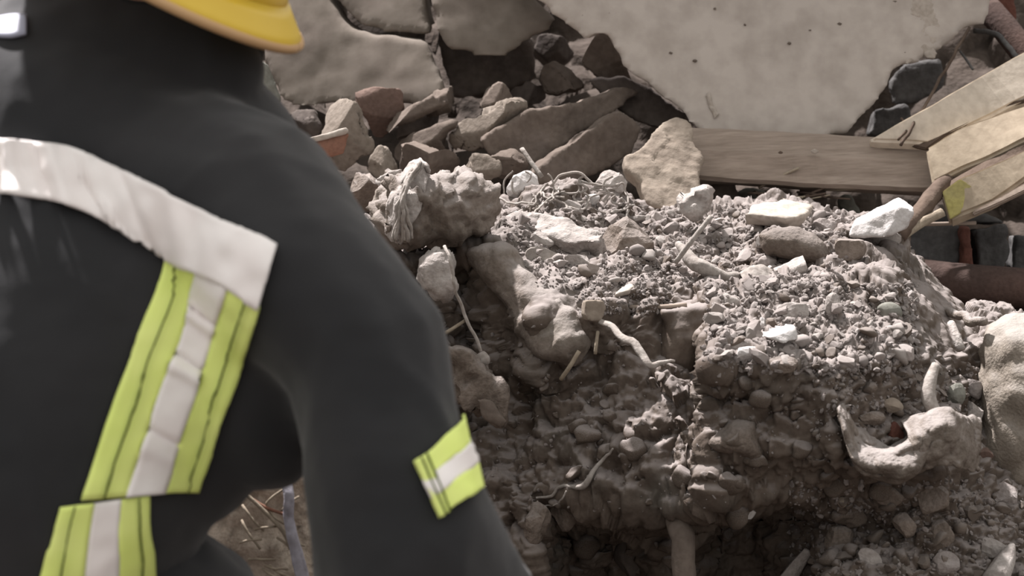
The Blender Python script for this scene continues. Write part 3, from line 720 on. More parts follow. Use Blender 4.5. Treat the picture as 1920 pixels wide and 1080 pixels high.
# ------------------------------------------------------------------ big clod with rag, boulder, string
clod = chunk('clod', [(724,440),(722,392),(736,352),(760,318),(782,298),(800,306),(806,322),(842,318),(872,316),(910,330),(930,354),(940,392),(930,430),(902,452),(868,450),(838,458),(790,462),(750,462)],
      2.56, M['clod'], 'big grey clod with a frayed rag over one end, on a dusty ridge', 'clod', gx=.03, thick=.13, voxel=.004, rough=.009, nscale=.035, jag=5, bulge=.06, facet=.010, fscale=.04, shrink=.7, wide=90, soft=1)
rag = sheet('rag', [[(788,298,2.545),(800,302,2.53),(806,318,2.53)], [(762,318,2.53),(778,322,2.505),(800,345,2.505)], [(738,356,2.52),(756,360,2.49),(788,392,2.49)], [(724,398,2.52),(742,410,2.49),(768,430,2.49)], [(724,440,2.53),(738,452,2.505),(752,464,2.51)]],
      M['pale_stone'], nu=26, nv=48, thick=.003, rough=.008, scale=.022, parent=clod)
rag.location = rag.location - clod.location
rag['label'] = 'pale frayed rag'
for k in range(7):
    u = k / 6
    s_ = tube('fringe', [(792 - 20 * u, 305 + 14 * u, 2.5), (765 - 24 * u + 3 * k, 350 + 8 * u, 2.478), (742 - 10 * u + 5 * k, 400 + 5 * u, 2.478), (735 + 6 * k, 452 - 2 * u, 2.49)], .0026, M['fibre'], parent=clod, n=22, sides=5, wob=.004)
    s_.location = s_.location - clod.location
fl = chunk('flake', [(700,338),(728,318),(756,316),(750,330),(722,344)], 2.6, M['pale_stone'], 'pale curled flake sticking out behind the rag', 'flake', thick=.012, voxel=.003, rough=.002, jag=1)

chunk('boulder', [(784,500),(796,474),(818,460),(840,462),(850,490),(856,540),(846,560),(818,568),(800,545)], 2.46, M['pale_stone'], 'pale grey boulder with a string over it, under the big clod', 'stone', thick=.06, voxel=.004, bulge=.02, facet=.008, rough=.006, jag=2)
sg = tube('string', [(834,458,2.44),(843,490,2.425),(850,530,2.425),(862,565,2.44),(880,612,2.45),(902,655,2.45),(914,690,2.47),(930,712,2.48)], .0023, M['fibre'], 'frayed string hanging from the big clod down the dark hollow', 'string', n=50, sides=6, wob=.0025)
kn = chunk('knot', [(892,668),(904,660),(914,668),(916,680),(900,686)], 2.445, M['fibre'], thick=.012, voxel=.002, rough=.003, jag=0, parent=sg)
kn.location = kn.location - sg.location
tube('twig', [(832,626,2.44),(852,614,2.445),(872,601,2.45)], .0022, M['straw'], 'short straw twig beside the hanging string', 'twig', n=6)

# ------------------------------------------------------------------ individually placed stones on the heap
_ico = {}
def ico(s):
    if s not in _ico:
        bm = bmesh.new(); bmesh.ops.create_icosphere(bm, subdivisions=s, radius=1.0)
        bm.verts.ensure_lookup_table()
        _ico[s] = (np.array([v.co[:] for v in bm.verts]), np.array([[v.index for v in f.verts] for f in bm.faces])); bm.free()
    return _ico[s]

def rock_shape(seed, sub=3, cuts=9, depth=(.55, .9), rough=.05):
    V, F = ico(sub); V = V.copy(); r = np.random.RandomState(seed)
    for k in range(cuts):
        n = r.normal(size=3); n /= np.linalg.norm(n); dd = r.uniform(*depth)
        over = np.maximum(V @ n - dd, 0)
        V = V - over[:, None] * n
    V = V + V * (rough * fbm(V, .7, 3, seed))[:, None]
    V = V / np.abs(V).max(0)
    return V, F

def hz(px, py, up=.010):
    p, n = on_heap(px, py); return (px, py, float(proj(p[None])[2][0]) - up)

def stone(name, x0, y0, x1, y1, mat, label, cat='stone', rot=0.0, deep=.8, lift=.25, seed=None, cuts=9, sub=3, rough=.05, group=None, sink=None):
    _seed[0] += 1
    V, F = rock_shape(seed or _seed[0], sub, cuts, rough=rough)
    p, n = on_heap((x0 + x1) / 2, (y0 + y1) / 2)
    d = float(proj(p[None])[2][0])
    hw, hh = (x1 - x0) / 2 * d / FPX, (y1 - y0) / 2 * d / FPX
    c, s = math.cos(rot), math.sin(rot)
    X = V[:, 0] * hw; Y = V[:, 1] * hh; Z = V[:, 2] * deep * min(hw, hh)
    X, Y = X * c - Y * s, X * s + Y * c
    W = X[:, None] * RT + Y[:, None] * UP - Z[:, None] * FW
    o = mesh_obj(name, W, F, mat, smooth=sub > 2 and cuts < 7)
    view = p - CAM; view /= np.linalg.norm(view)
    o.location = p - view * deep * min(hw, hh) * lift
    tag(o, label, cat, group)
    return o

STONES = [
 # x0 y0 x1 y1 material label category kwargs
 ('plaster_lump', 948,320,1012,384,'white','white plaster lump bound with fibres beside the bent twig','plaster',dict(rough=.12)),
 ('stone', 986,432,1044,476,'pale_stone','knobbly pale stone under the flat mortar slab','stone',dict(rough=.12)),
 ('stone', 1070,446,1124,482,'pebble','smooth oval stone lying above the flat chip','stone',dict(cuts=4)),
 ('tile_chip', 1056,472,1120,510,'pale_stone','flat pale chip slanting below the oval stone','chip',dict(rot=-.35,deep=.4,cuts=12)),
 ('wood_scrap', 982,466,1060,508,'fibre','splintered pale wood scrap on the ridge','wood scrap',dict(rot=-.4,deep=.4)),
 ('clod', 1122,405,1232,502,'brown_stone','large rough earth clod in the middle of the gravel top','clod',dict(rough=.15,lift=.1)),
 ('plaster_lump', 1110,318,1176,374,'pale_stone','frayed pale lump topped with fibres, near the leaning slab','plaster',dict(rough=.16)),
 ('chip', 1044,374,1092,406,'pale_stone','angular pale chip on top of the flat mortar slab','chip',dict(cuts=12)),
 ('chip', 1092,360,1128,388,'white','small white cube chip among the fibres','chip',dict(cuts=12)),
 ('stone', 1206,394,1254,426,'pebble','rounded knob of mortar at the foot of the leaning slab','stone',dict(rough=.1)),
 ('stone', 1520,406,1578,445,'pebble','round bumpy mortar ball at the crest of the heap','stone',dict(rough=.12)),
 ('stone', 1558,438,1624,494,'brown_stone','brown angular stone next to the white brick','stone',{}),
 ('mortar_ball', 1616,426,1690,476,'pale_stone','round mortar ball with hollows in front of the white brick','stone',dict(rough=.14,cuts=4)),
 ('stone', 1420,478,1458,504,'pebble','small oval stone under the smooth log shaped block','stone',dict(cuts=4)),
 ('stone', 1348,546,1392,584,'pale_stone','pale rounded stone at the edge of the smooth earth block','stone',dict(cuts=6)),
 ('stone', 1546,548,1578,600,'pale_stone','tall pale stone with a pit at the top of the gravel slope','stone',{}),
 ('stone', 1458,564,1526,606,'pale_stone','angular pale stone above the white shard','stone',dict(cuts=12)),
 ('chip', 1422,594,1438,618,'white','tiny white chip standing over the white shard','chip',dict(cuts=12)),
 ('stone', 1392,616,1432,646,'pebble','grey rounded stone touching the end of the white shard','stone',{}),
 ('stone', 1356,638,1408,660,'pale_stone','flat pale stone on the rim of the gravel slope','stone',dict(rot=.2,deep=.6)),
 ('stone', 1380,648,1436,682,'white','bright whitish stone at the rim below the white shard','stone',{}),
 ('stone', 1640,566,1692,608,'green_stone','smooth grey green oval stone on the gravel slope','stone',dict(cuts=3,rough=.02)),
 ('chip', 1658,610,1690,620,'white','thin white sliver below the grey green stone','chip',dict(cuts=8)),
 ('stone', 1440,668,1500,702,'brown_stone','tan flat stone below the white shard','stone',{}),
 ('stone', 1650,745,1694,776,'beige','flat beige stone lying above the torn sack','stone',dict(rot=-.3)),
 ('brick_bit', 1664,790,1696,834,'red_brick','dark red brick fragment inside the torn sack','brick fragment',{}),
 ('stone', 1600,770,1660,800,'brown_stone','grey flat stone held in the torn sack','stone',{}),
 ('boulder', 1328,786,1438,866,'brown_stone','smooth rounded boulder half buried in the dark lower face','stone',dict(cuts=6,lift=-.35,rough=.14)),
 ('stone', 1768,716,1810,762,'green_stone','pale green grey stone beside the upright pale stake','stone',{}),
 ('stone', 1806,708,1842,750,'pebble','grey stone wedged against the sandbag','stone',{}),
 ('stone', 1800,752,1844,800,'pale_stone','pale stone low against the sandbag','stone',{}),
 ('stone', 1770,765,1802,790,'brown_stone','small brown stone at the foot of the pale stake','stone',{}),
 ('chip', 1830,838,1862,866,'pink','pinkish chip between torn sack and sandbag','chip',dict(cuts=12)),
 ('stone', 1716,900,1782,972,'brown_stone','large grey brown stone hanging below the torn sack','stone',dict(cuts=7)),
 ('stone', 1826,1006,1892,1052,'pale_stone','pale pink angular stone at the foot of the heap','stone',dict(cuts=14)),
 ('chip', 1384,946,1420,974,'white','white plaster chip at the edge of the dark cavity','chip',dict(cuts=12)),
 ('stone', 1604,1030,1658,1068,'pale_stone','pale slanted stone near the lower edge','stone',dict(rot=-.6,deep=.5)),
 ('stone', 1738,975,1790,1030,'brown_stone','brown block shaped stone below the hanging stone','stone',{}),
 ('stone', 1738,1032,1800,1080,'pebble','wide grey stone beside the pale pink angular one','stone',{}),
 ('stone', 978,928,1034,1026,'brown_stone','long brown lump hanging beside the lower sleeve','clod',dict(cuts=7,lift=.0,rough=.2)),
 ('stone', 1028,922,1088,1000,'brown_stone','rounded brown lump under the white root','clod',dict(cuts=7,lift=.0,rough=.2)),
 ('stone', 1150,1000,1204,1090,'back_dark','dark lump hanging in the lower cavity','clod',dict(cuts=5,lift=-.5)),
 ('stone', 1640,905,1700,950,'brown_stone','grey brown stone directly under the torn sack','stone',{}),
 ('stone', 1545,985,1600,1035,'brown_stone','dull brown stone at the rim of the dark cavity','stone',{}),
 ('stone', 1672,960,1720,1010,'brown_stone','dull stone below the grey brown one under the sack','stone',{}),
 ('chip', 1568,930,1590,952,'beige','thin beige chip over the lower rubble','chip',{}),
 ('stone', 1860,900,1920,960,'pebble','grey stone under the foot of the sandbag','stone',{}),
]
for nm, x0, y0, x1, y1, mt, lb, ct, kw in STONES:
    stone(nm, x0, y0, x1, y1, M[mt], lb, ct, **kw)

def hull(name, pts, mat, label=None, cat=None, voxel=.003, rough=.002, soft=1):
    """a broken block spanned by corner points (px, py, depth)"""
    _seed[0] += 3
    q = np.array(pts, float); P = at(q[:, 0], q[:, 1], q[:, 2])
    bm = bmesh.new()
    for p in P: bm.verts.new(p)
    bmesh.ops.convex_hull(bm, input=bm.verts)
    me = remeshed(name, bm, voxel, soft); V = getV(me); N = getN(me)
    setV(me, V + N * (rough * fbm(V, .02, 3, _seed[0]))[:, None]); me.materials.append(mat)
    o = bpy.data.objects.new(name, me); COL.objects.link(o); recentre(o, P.mean(0))
    return tag(o, label, cat)

# words for where a small piece lies
LANDMARKS = [((985,350),'white plaster lump'), ((1040,430),'flat mortar slab'), ((1176,455),'large earth clod'), ((1098,465),'smooth oval stone'), ((1230,410),'mortar knob'),
 ((1300,380),'crumpled pale flake'), ((1300,450),'long pale stick'), ((1335,505),'rope stub'), ((1430,525),'crumpled cloth scrap'), ((1490,505),'fan shaped cloth end'), ((1492,460),'log shaped block'),
 ((1460,392),'wide beige flake'), ((1548,425),'bumpy mortar ball'), ((1590,466),'brown angular stone'), ((1174,536),'thin pinkish flake'), ((1460,622),'white shard'), ((1410,630),'grey rounded stone'),
 ((1666,588),'grey green oval stone'), ((1562,575),'tall pitted stone'), ((1492,585),'angular pale stone'), ((1370,565),'pale rounded stone'), ((1382,650),'flat rim stone'), ((1470,685),'tan flat stone'),
 ((1672,615),'thin white sliver'), ((1672,760),'flat beige stone above the sack'), ((1680,812),'red brick fragment'), ((1755,735),'curved pale stake'), ((1790,740),'pale green grey stone'), ((1630,785),'flat stone in the sack'),
 ((1858,1030),'pale pink angular stone'), ((1630,1048),'pale slanted stone'), ((1750,935),'hanging stone under the sack'), ((1768,1055),'wide grey stone'), ((1580,1010),'dull brown stone by the cavity'), ((1890,930),'grey stone under the sandbag'), ((1670,928),'stone under the sack'), ((1764,1002),'brown block shaped stone'),
 ((1380,826),'half buried boulder'), ((1190,650),'bent wood strip'), ((1080,690),'dark twig'), ((1085,905),'whitish root'), ((1000,975),'long hanging lump'), ((1200,1045),'dark cavity lump'), ((1280,1030),'cavity post'), ((1402,960),'white chip by the cavity'), ((900,720),'brown earth slab'), ((1020,560),'dusty ridge'), ((1290,630),'smooth earth block')]
def where(x, y):
    (lx, ly), nm = min(LANDMARKS, key=lambda q: (q[0][0] - x) ** 2 + (q[0][1] - y) ** 2)
    dx, dy = x - lx, y - ly
    if abs(dy) > abs(dx): return ('above the ' if dy < 0 else 'below the ') + nm
    return ('just beside the ' if abs(dx) < 45 else 'further along from the ') + nm
USED = set()
def uniq(kind, lead, x, y, sc=None):
    """a label of its own for a small piece: look first, then what it lies by"""
    w_ = where(x, y)
    ratio = (max(sc[0], sc[1]) / min(sc[0], sc[1])) if sc else 1
    tall = ('long ' if ratio > 1.25 else 'stubby '); flat = ('flat ' if sc and sc[2] < .75 * min(sc[0], sc[1]) else 'thick ')
    near = sorted(LANDMARKS, key=lambda q: (q[0][0] - x) ** 2 + (q[0][1] - y) ** 2)[1][1]
    for lab in (lead + kind + ' ' + w_, tall + lead + kind + ' ' + w_, flat + lead + kind + ' ' + w_, lead + kind + ' ' + w_ + ', towards the ' + near, tall + lead + kind + ' ' + w_ + ', towards the ' + near):
        if lab not in USED and len(lab.split()) <= 16: break
    USED.add(lab); return lab
def size_word(px, words=('tiny', 'small', 'fair sized', 'big')): return words[0 if px < 17 else 1 if px < 24 else 2 if px < 33 else 3]

# traced larger pieces on the heap
chunk('mortar_slab', [(946,404),(966,394),(1000,396),(1052,404),(1100,418),(1138,432),(1124,450),(1068,456),(1010,440),(954,420)], 2.62, M['pale_stone'], 'flat mortar slab jutting from the fibre tangle over a dark slot', 'slab', gy=-.10, gx=-.02, thick=.06, voxel=.0035, rough=.003, shrink=.95, facet=.003, fscale=.03)
chunk('log_block', [(1424,440),(1445,424),(1500,424),(1540,448),(1560,478),(1548,500),(1500,492),(1440,480),(1428,465)], 2.6, M['brown_stone'], 'smooth log shaped mortar block lying across the heap top', 'block', thick=.07, voxel=.004, bulge=.03, rough=.003, jag=1, wide=34)
chunk('plaster_flake', [(1392,400),(1410,384),(1440,382),(1470,374),(1500,380),(1526,384),(1512,400),(1480,410),(1440,404)], 2.74, M['pale_edge'], 'wide beige plaster flake on the heap crest', 'flake', gy=-.3, thick=.02, voxel=.0035, rough=.003)
chunk('plaster_flake', [(1270,400),(1280,376),(1304,360),(1326,350),(1334,372),(1322,396),(1296,410)], 2.72, M['pale_stone'], 'crumpled pale plaster flake beneath the leaning slab', 'flake', thick=.025, voxel=.003, rough=.006, facet=.006, fscale=.02)
chunk('earth_ridge', [(872,470),(900,458),(938,452),(985,500),(1034,532),(1078,580),(1092,630),(1066,672),(1010,668),(968,622),(934,566),(904,524)], 2.505, M['clod'],
      'smooth dusty ridge of packed earth running down from the big clod', 'earth', gy=-.032, gx=-.03, thick=.09, voxel=.005, bulge=.028, rough=.007, nscale=.06, wide=50, jag=3)
hull('white_brick', [(1592,444,2.63),(1602,420,2.63),(1690,384,2.60),(1714,398,2.60),(1698,430,2.60),(1660,446,2.60),(1606,406,2.72),(1684,370,2.69),(1708,384,2.69),(1704,418,2.7),(1612,436,2.72)],
     M['white'], 'broken white brick on the crest beside the dark stake', 'brick')
hull('white_shard', [(1428,631,2.322),(1470,645,2.305),(1497,637,2.315),(1493,614,2.32),(1440,632,2.305),(1424,624,2.335),(1450,611,2.35),(1487,604,2.35)],
     M['white'], 'bright white plaster shard on the gravel slope', 'shard', voxel=.002, rough=.0006)
chunk('earth_block', [(1236,580),(1300,566),(1340,560),(1352,600),(1338,660),(1300,700),(1244,690)], 2.47, M['dirt'], 'smooth sliced block of brown earth beside the gravel slope', 'earth', thick=.1, voxel=.005, bulge=.015, rough=.005, wide=40)
chunk('broken_slab', [(838,650),(880,660),(910,690),(950,735),(955,770),(945,805),(905,788),(862,770),(846,720)], 2.42, M['brown_stone'], 'brown slab of hardened earth behind the sleeve', 'slab', thick=.06, rough=.006, facet=.008)
chunk('broken_slab', [(892,745),(925,752),(952,790),(950,806),(905,788)], 2.40, M['back_stone'], 'small wedge below the brown earth slab', 'slab', thick=.03, rough=.003)
chunk('cube_chip', [(1098,562),(1132,562),(1138,574),(1130,606),(1102,602),(1096,590)], 2.43, M['beige'], 'small beige wooden cube at the top of the bent strip', 'cube', thick=.02, voxel=.0025, rough=.001, jag=.5, gx=.03)
tube('bent_strip', [(1126,604,2.43),(1160,626,2.41),(1196,655,2.39),(1214,678,2.38),(1228,688,2.38),(1262,674,2.39)], [.004, .0052, .006, .005, .004, .0015], M['fibre'], 'bent fibrous wood strip hanging from the small cube', 'wood strip', n=30, sides=8, wob=.003, flat=.45)
tube('twig', [hz(1052,711,.03), (1068,688,2.43), (1086,658,2.43)], .0028, M['straw'], 'short twig pointing into the dark lower face', 'twig', n=8)
tube('twig', [(1121,622,2.43),(1118,645,2.42),(1116,664,2.42)], .0022, M['straw'], 'tiny yellow twig under the small cube', 'twig', n=6)
chunk('flake', [(1150,552),(1164,538),(1194,519),(1197,530),(1180,544)], 2.5, M['pale_edge'], 'thin pinkish flake on the fine gravel', 'flake', thick=.008, voxel=.002, rough=.0006, jag=0, gy=-.2)
tube('rod', [(1180,576,2.49),(1230,576,2.485),(1288,572,2.48)], .003, M['timber'], 'slim rod lying level above the earth block', 'rod', n=8)
tube('twig', [(978,278,2.68),(995,303,2.67),(1016,332,2.66)], .0035, M['fibre'], 'pale flat stick poking up behind the plaster lump', 'stick', n=8, flat=.6)
tube('twig', [(1266,493,2.54),(1298,450,2.53),(1333,406,2.54)], .0034, M['fibre'], 'long pale stick leaning across the gravel top', 'stick', n=12)
tube('rope_stub', [(1272,458,2.57),(1290,482,2.55),(1330,506,2.53),(1362,516,2.53),(1396,518,2.54)], [.004, .009, .010, .007, .006], M['fibre'], 'thick pale rope stub curving through the gravel', 'rope', n=26, sides=9, wob=.003)
sheet('cloth_scrap', [[(1384,522,2.55),(1420,512,2.54),(1470,506,2.545)], [(1388,512,2.52),(1424,500,2.51),(1476,520,2.52)], [(1392,526,2.50),(1430,530,2.49),(1478,538,2.5)], [(1396,540,2.51),(1430,545,2.5),(1476,546,2.51)]], M['fibre'], 'crumpled pale cloth scrap at the end of the rope stub', 'cloth', nu=30, nv=22, rough=.006, scale=.015)
sheet('frayed_cloth', [[(1450,506,2.54),(1452,512,2.53),(1454,520,2.53)], [(1480,492,2.535),(1484,506,2.52),(1486,520,2.525)], [(1506,480,2.53),(1512,498,2.515),(1518,520,2.52)]], M['pale_stone'], 'fan shaped frayed cloth end beside the crumpled scrap', 'cloth', nu=16, nv=18, rough=.003, scale=.012)

# fibres of the tangle on the heap top
rg = random.Random(5)
FIB = [[(1030,348),(1048,330),(1075,324),(1098,330),(1114,350)], [(1015,372),(1016,352),(1032,346),(1044,356),(1040,372),(1022,374),(1018,360)], [(990,388),(1010,360),(1026,342)],
       [(942,362),(948,340),(962,322)], [(935,372),(970,378),(1008,382)], [(1088,352),(1086,338),(1094,330)], [(1150,350),(1165,345),(1176,360),(1178,385)], [(1000,400),(1030,372),(1062,366)]]
for k in range(20):
    x, y = rg.uniform(955, 1180), rg.uniform(345, 405); a = rg.uniform(0, 6.28); L = rg.uniform(8, 20); c_ = rg.uniform(-.9, .9)
    f = [(x, y)]
    for j in range(4):
        x += L * math.cos(a); y += L * .7 * math.sin(a); a += c_; f.append((x, y))
    FIB.append(f)
for f in FIB:
    pts = []
    for x, y in f:
        p, n = on_heap(x, y); dd = float(proj(p[None])[2][0])
        pts.append((x, y, min(dd, 2.78) - .012))
    mx, my = f[len(f) // 2]
    tube('fibre', pts, rg.uniform(.0011, .0020), M['fibre'], uniq('pale fibre', ('short ' if len(f) < 4 else 'curled '), mx, my), 'fibre', 'fibres in the tangle', n=22, sides=5, wob=.003)

# ------------------------------------------------------------------ torn sack, stakes, sandbag, root, post
sk = sheet('torn_sack', [[(1604,800,2.345),(1630,822,2.33),(1660,836,2.325),(1690,826,2.335),(1712,800,2.35)],
                    [(1580,760,2.31),(1606,826,2.285),(1650,856,2.275),(1700,836,2.28),(1735,792,2.31)],
                    [(1572,765,2.285),(1602,845,2.262),(1650,876,2.252),(1706,858,2.258),(1750,806,2.285)],
                    [(1574,790,2.28),(1606,868,2.262),(1655,893,2.258),(1714,880,2.262),(1762,836,2.29)],
                    [(1586,810,2.31),(1616,882,2.30),(1658,901,2.30),(1716,890,2.30),(1764,852,2.33)]],
      M['sack'], 'torn dusty sack sagging like a pouch from the heap face', 'sack', nu=90, nv=60, rough=.010, scale=.03, thick=.004)
fp = sheet('flap', [[(1692,800,2.35),(1740,786,2.335),(1792,782,2.34),(1842,800,2.39)],
            [(1690,790,2.325),(1742,772,2.305),(1796,770,2.315),(1840,792,2.37)],
            [(1704,820,2.285),(1748,800,2.265),(1798,796,2.28),(1838,822,2.345)],
            [(1714,860,2.275),(1752,846,2.26),(1800,838,2.275),(1836,856,2.34)],
            [(1722,892,2.285),(1760,880,2.28),(1800,876,2.29),(1834,890,2.345)]],
      M['sack'], nu=70, nv=60, rough=.013, scale=.038, thick=.004, parent=sk)
fp.location = fp.location - sk.location
fp['label'] = 'crumpled upper flap of the sack'
tube('stake', [(1754,684,2.36),(1744,715,2.345),(1741,745,2.335),(1756,778,2.33),(1774,792,2.34)], [.005, .008, .009, .008, .007], M['fibre'], 'pale curved stake standing up over the torn sack', 'stake', n=22, sides=9)
tube('stake', [(1783,606,2.5),(1792,630,2.48),(1802,656,2.47)], [.005, .006, .006], M['pale_stone'], 'short pale stake between dust slope and sandbag', 'stake', n=8, sides=8)
tube('stake', [hz(1866,1090,.03),hz(1886,1050,.03),hz(1898,1022,.02)], [.016, .012, .004], M['pale_stone'], 'pale pointed stone stake rising at the lower corner', 'stake', n=10, sides=7)
tube('stake', [hz(1474,1092,.03),hz(1496,1060,.03),hz(1516,1032,.02)], [.012, .010, .006], M['pale_stone'], 'pale flat stake rising from the dark cavity', 'stake', n=10, sides=7, flat=.5)
tube('post', [(1268,930,2.46),(1275,1000,2.375),(1282,1090,2.36),(1286,1200,2.35)], .0145, M['back_stone'], 'grey brown post standing in the dark cavity', 'post', n=14, sides=10, wob=.003)
tube('cord', [(1772,582,2.6),(1800,594,2.55),(1826,606,2.52),(1846,600,2.5)], .006, M['sack'], 'twisted earth coated cord running to the sandbag', 'cord', n=18, wob=.004)
tube('root', [hz(*q) for q in ((1004,934),(1026,926),(1056,908),(1086,914),(1104,899),(1120,876),(1140,856),(1153,840))], [.0014, .002, .0025, .0042, .003, .002, .0012], M['fibre'], 'whitish root running along the edge of the lower overhang', 'root', n=50, sides=6, wob=.004)
tube('root', [hz(*q) for q in ((1008,938),(1026,948),(1052,940),(1062,920))], .0011, M['fibre'], 'thin white root thread looping under the longer root', 'root', n=24, sides=5, wob=.004)
bm = bmesh.new()
for (px, py, d, rx, ry) in [(1925,660,2.52,84,72),(1925,740,2.50,82,90),(1925,820,2.50,78,70),(1935,870,2.5,70,40)]:
    p = at(px, py, d)
    m = Matrix.Translation(Vector(p)) @ Matrix.Diagonal((rx * d / FPX, .07, ry * d / FPX, 1))
    bmesh.ops.create_icosphere(bm, subdivisions=4, radius=1, matrix=m)
me = remeshed('sandbag', bm, .006, 8)
V = getV(me); N = getN(me); setV(me, V + N * (.010 * fbm(V, .08, 3, 3) + .003 * fbm(V, .02, 3, 4) + .004 * (1 - np.abs(fbm(V, .05, 2, 8))))[:, None]); me.materials.append(M['sandbag'])
o = bpy.data.objects.new('sandbag', me); COL.objects.link(o); recentre(o, V.mean(0))
tag(o, 'plump dusty sandbag standing at the side of the heap', 'sandbag')

# ------------------------------------------------------------------ pebbles, each an object; finer gravel as stuff
tmpl = []
for k in range(20):
    V, F = rock_shape(900 + k, 2, 10, (.38, .8), .08)
    me = bpy.data.meshes.new('pebble_shape'); me.from_pydata([tuple(v) for v in V], [], [tuple(int(i) for i in f) for f in F]); me.update()
    me.polygons.foreach_set('use_smooth', [k % 3 == 0] * len(me.polygons))
    tmpl.append(me)
for me in tmpl: me.materials.append(M['pebble'])
tm2 = []
for me in tmpl[:10]:
    m2 = me.copy(); m2.materials.clear(); m2.materials.append(M['brown_stone']); tm2.append(m2)
tm3 = []
for me in tmpl[:10]:
    m2 = me.copy(); m2.materials.clear(); m2.materials.append(M['pale_stone']); tm3.append(m2)
rg = random.Random(77)
ZONES = [ # x0 y0 x1 y1 count size range px, group, label
 (960, 395, 1560, 530, 120, (12, 38), 'pebbles on the heap top', 'small dusty pebble in the pale gravel along the top of the heap', tmpl),
 (1330, 535, 1700, 690, 110, (14, 44), 'pebbles on the gravel slope', 'small dusty pebble on the gravel slope around the white shard', tmpl),
 (1540, 690, 1840, 800, 30, (12, 36), 'pebbles by the torn sack', 'brownish pebble in the loose rubble behind the torn sack', tm2),
 (1520, 930, 1920, 1080, 40, (12, 42), 'pebbles at the foot of the heap', 'brownish pebble in the dim rubble at the foot of the heap', tm2),
]
for x0, y0, x1, y1, cnt, (s0, s1), grp, lab, tms in ZONES:
    for k in range(cnt):
        x, y = rg.uniform(x0, x1), rg.uniform(y0, y1)
        if 1240 < x < 1340 and 555 < y < 700: continue
        p, n = on_heap(x, y)
        if p is None: continue
        d = float(proj(p[None])[2][0])
        r = (s0 + (s1 - s0) * rg.random() ** 2.2) * .5 * d / FPX
        ti = rg.randrange(len(tms)); tone = 'brownish' if tms is tm2 else 'dusty'
        if tms is tmpl and rg.random() < .22: ti %= 10; o = bpy.data.objects.new('pebble', tm3[ti]); tone = 'pale'
        elif tms is tmpl and rg.random() < .2: ti %= 10; o = bpy.data.objects.new('pebble', tm2[ti]); tone = 'brownish'
        else: o = bpy.data.objects.new('pebble', tms[ti])
        COL.objects.link(o)
        o.scale = (r * rg.uniform(.9, 1.35), r * rg.uniform(.8, 1.1), r * rg.uniform(.5, .85))
        o.rotation_euler = (rg.uniform(-.6, .6), rg.uniform(-.6, .6), rg.uniform(0, 6.28))
        o.location = p + n * r * .25
        tag(o, uniq('pebble', size_word(r * FPX / d * 2) + ' ' + tone + (' rounded ' if ti % 3 == 0 else ' angular '), x, y, tuple(o.scale)), 'pebble', grp)
# earth clods sticking out of the dark lower face
tc_ = []
for k in range(12):
    V, F = rock_shape(1400 + k, 3, 6, (.5, .9), .14)
    me = bpy.data.meshes.new('clod_shape'); me.from_pydata([tuple(v) for v in V], [], [tuple(int(i) for i in f) for f in F]); me.update()
    me.polygons.foreach_set('use_smooth', [True] * len(me.polygons)); me.materials.append(M['dirt']); tc_.append(me)
for x0, y0, x1, y1, cnt in [(960, 700, 1320, 960, 22), (1300, 700, 1590, 930, 24), (1000, 960, 1560, 1080, 12), (1560, 900, 1920, 1080, 30)]:
    for k in range(cnt):
        x, y = rg.uniform(x0, x1), rg.uniform(y0, y1)
        p, n = on_heap(x, y); d = float(proj(p[None])[2][0])
        px_ = 14 + 46 * rg.random() ** 2; r = px_ * .5 * d / FPX
        ti = rg.randrange(12)
        o = bpy.data.objects.new('clod', tc_[ti]); COL.objects.link(o)
        o.scale = (r * rg.uniform(.9, 1.4), r * rg.uniform(.8, 1.1), r * rg.uniform(.6, 1.0))
        o.rotation_euler = (rg.uniform(-.8, .8), rg.uniform(-.8, .8), rg.uniform(0, 6.28)); o.location = p + n * r * .1
        tag(o, uniq('earth clod', size_word(px_) + (' lumpy' if ti % 2 else ' blunt') + ' brown ', x, y, tuple(o.scale)), 'clod', 'earth clods in the heap face')
# fine gravel: grains far too many to count
V0, F0 = ico(1)
r = np.random.RandomState(4)
GV = []; GF = []; base = 0
for x0, y0, x1, y1, cnt, s0, s1 in [(945, 385, 1600, 540, 2000, 5, 15), (1320, 530, 1720, 700, 1500, 6, 18), (1080, 500, 1260, 590, 700, 3, 10), (1520, 690, 1850, 830, 600, 4, 12), (1480, 900, 1920, 1080, 900, 4, 14), (900, 600, 1500, 960, 500, 3, 10), (380, 880, 620, 1080, 200, 4, 12)]:
    for k in range(cnt):
        x, y = r.uniform(x0, x1), r.uniform(y0, y1)
        p, n = on_heap(x, y)
        if p is None: continue
        d = float(proj(p[None])[2][0])
        s = (s0 + (s1 - s0) * r.rand() ** 3) * .5 * d / FPX
        A = r.normal(size=(3, 3)); q, _ = np.linalg.qr(A)
        W = V0 * (1 + r.uniform(-.25, .25, size=(len(V0), 1)))
        W = (W * np.array([1.3, .9, r.uniform(.35, .8)])) @ q * s + p + n * s * .2
        GV.append(W); GF.append(F0 + base); base += len(V0)
gr = fast_mesh('gravel', np.vstack(GV), np.vstack(GF), M['pebble'], smooth=False)
tag(gr, 'fine pale gravel and mortar crumbs strewn over the heap', 'gravel', None, 'stuff')

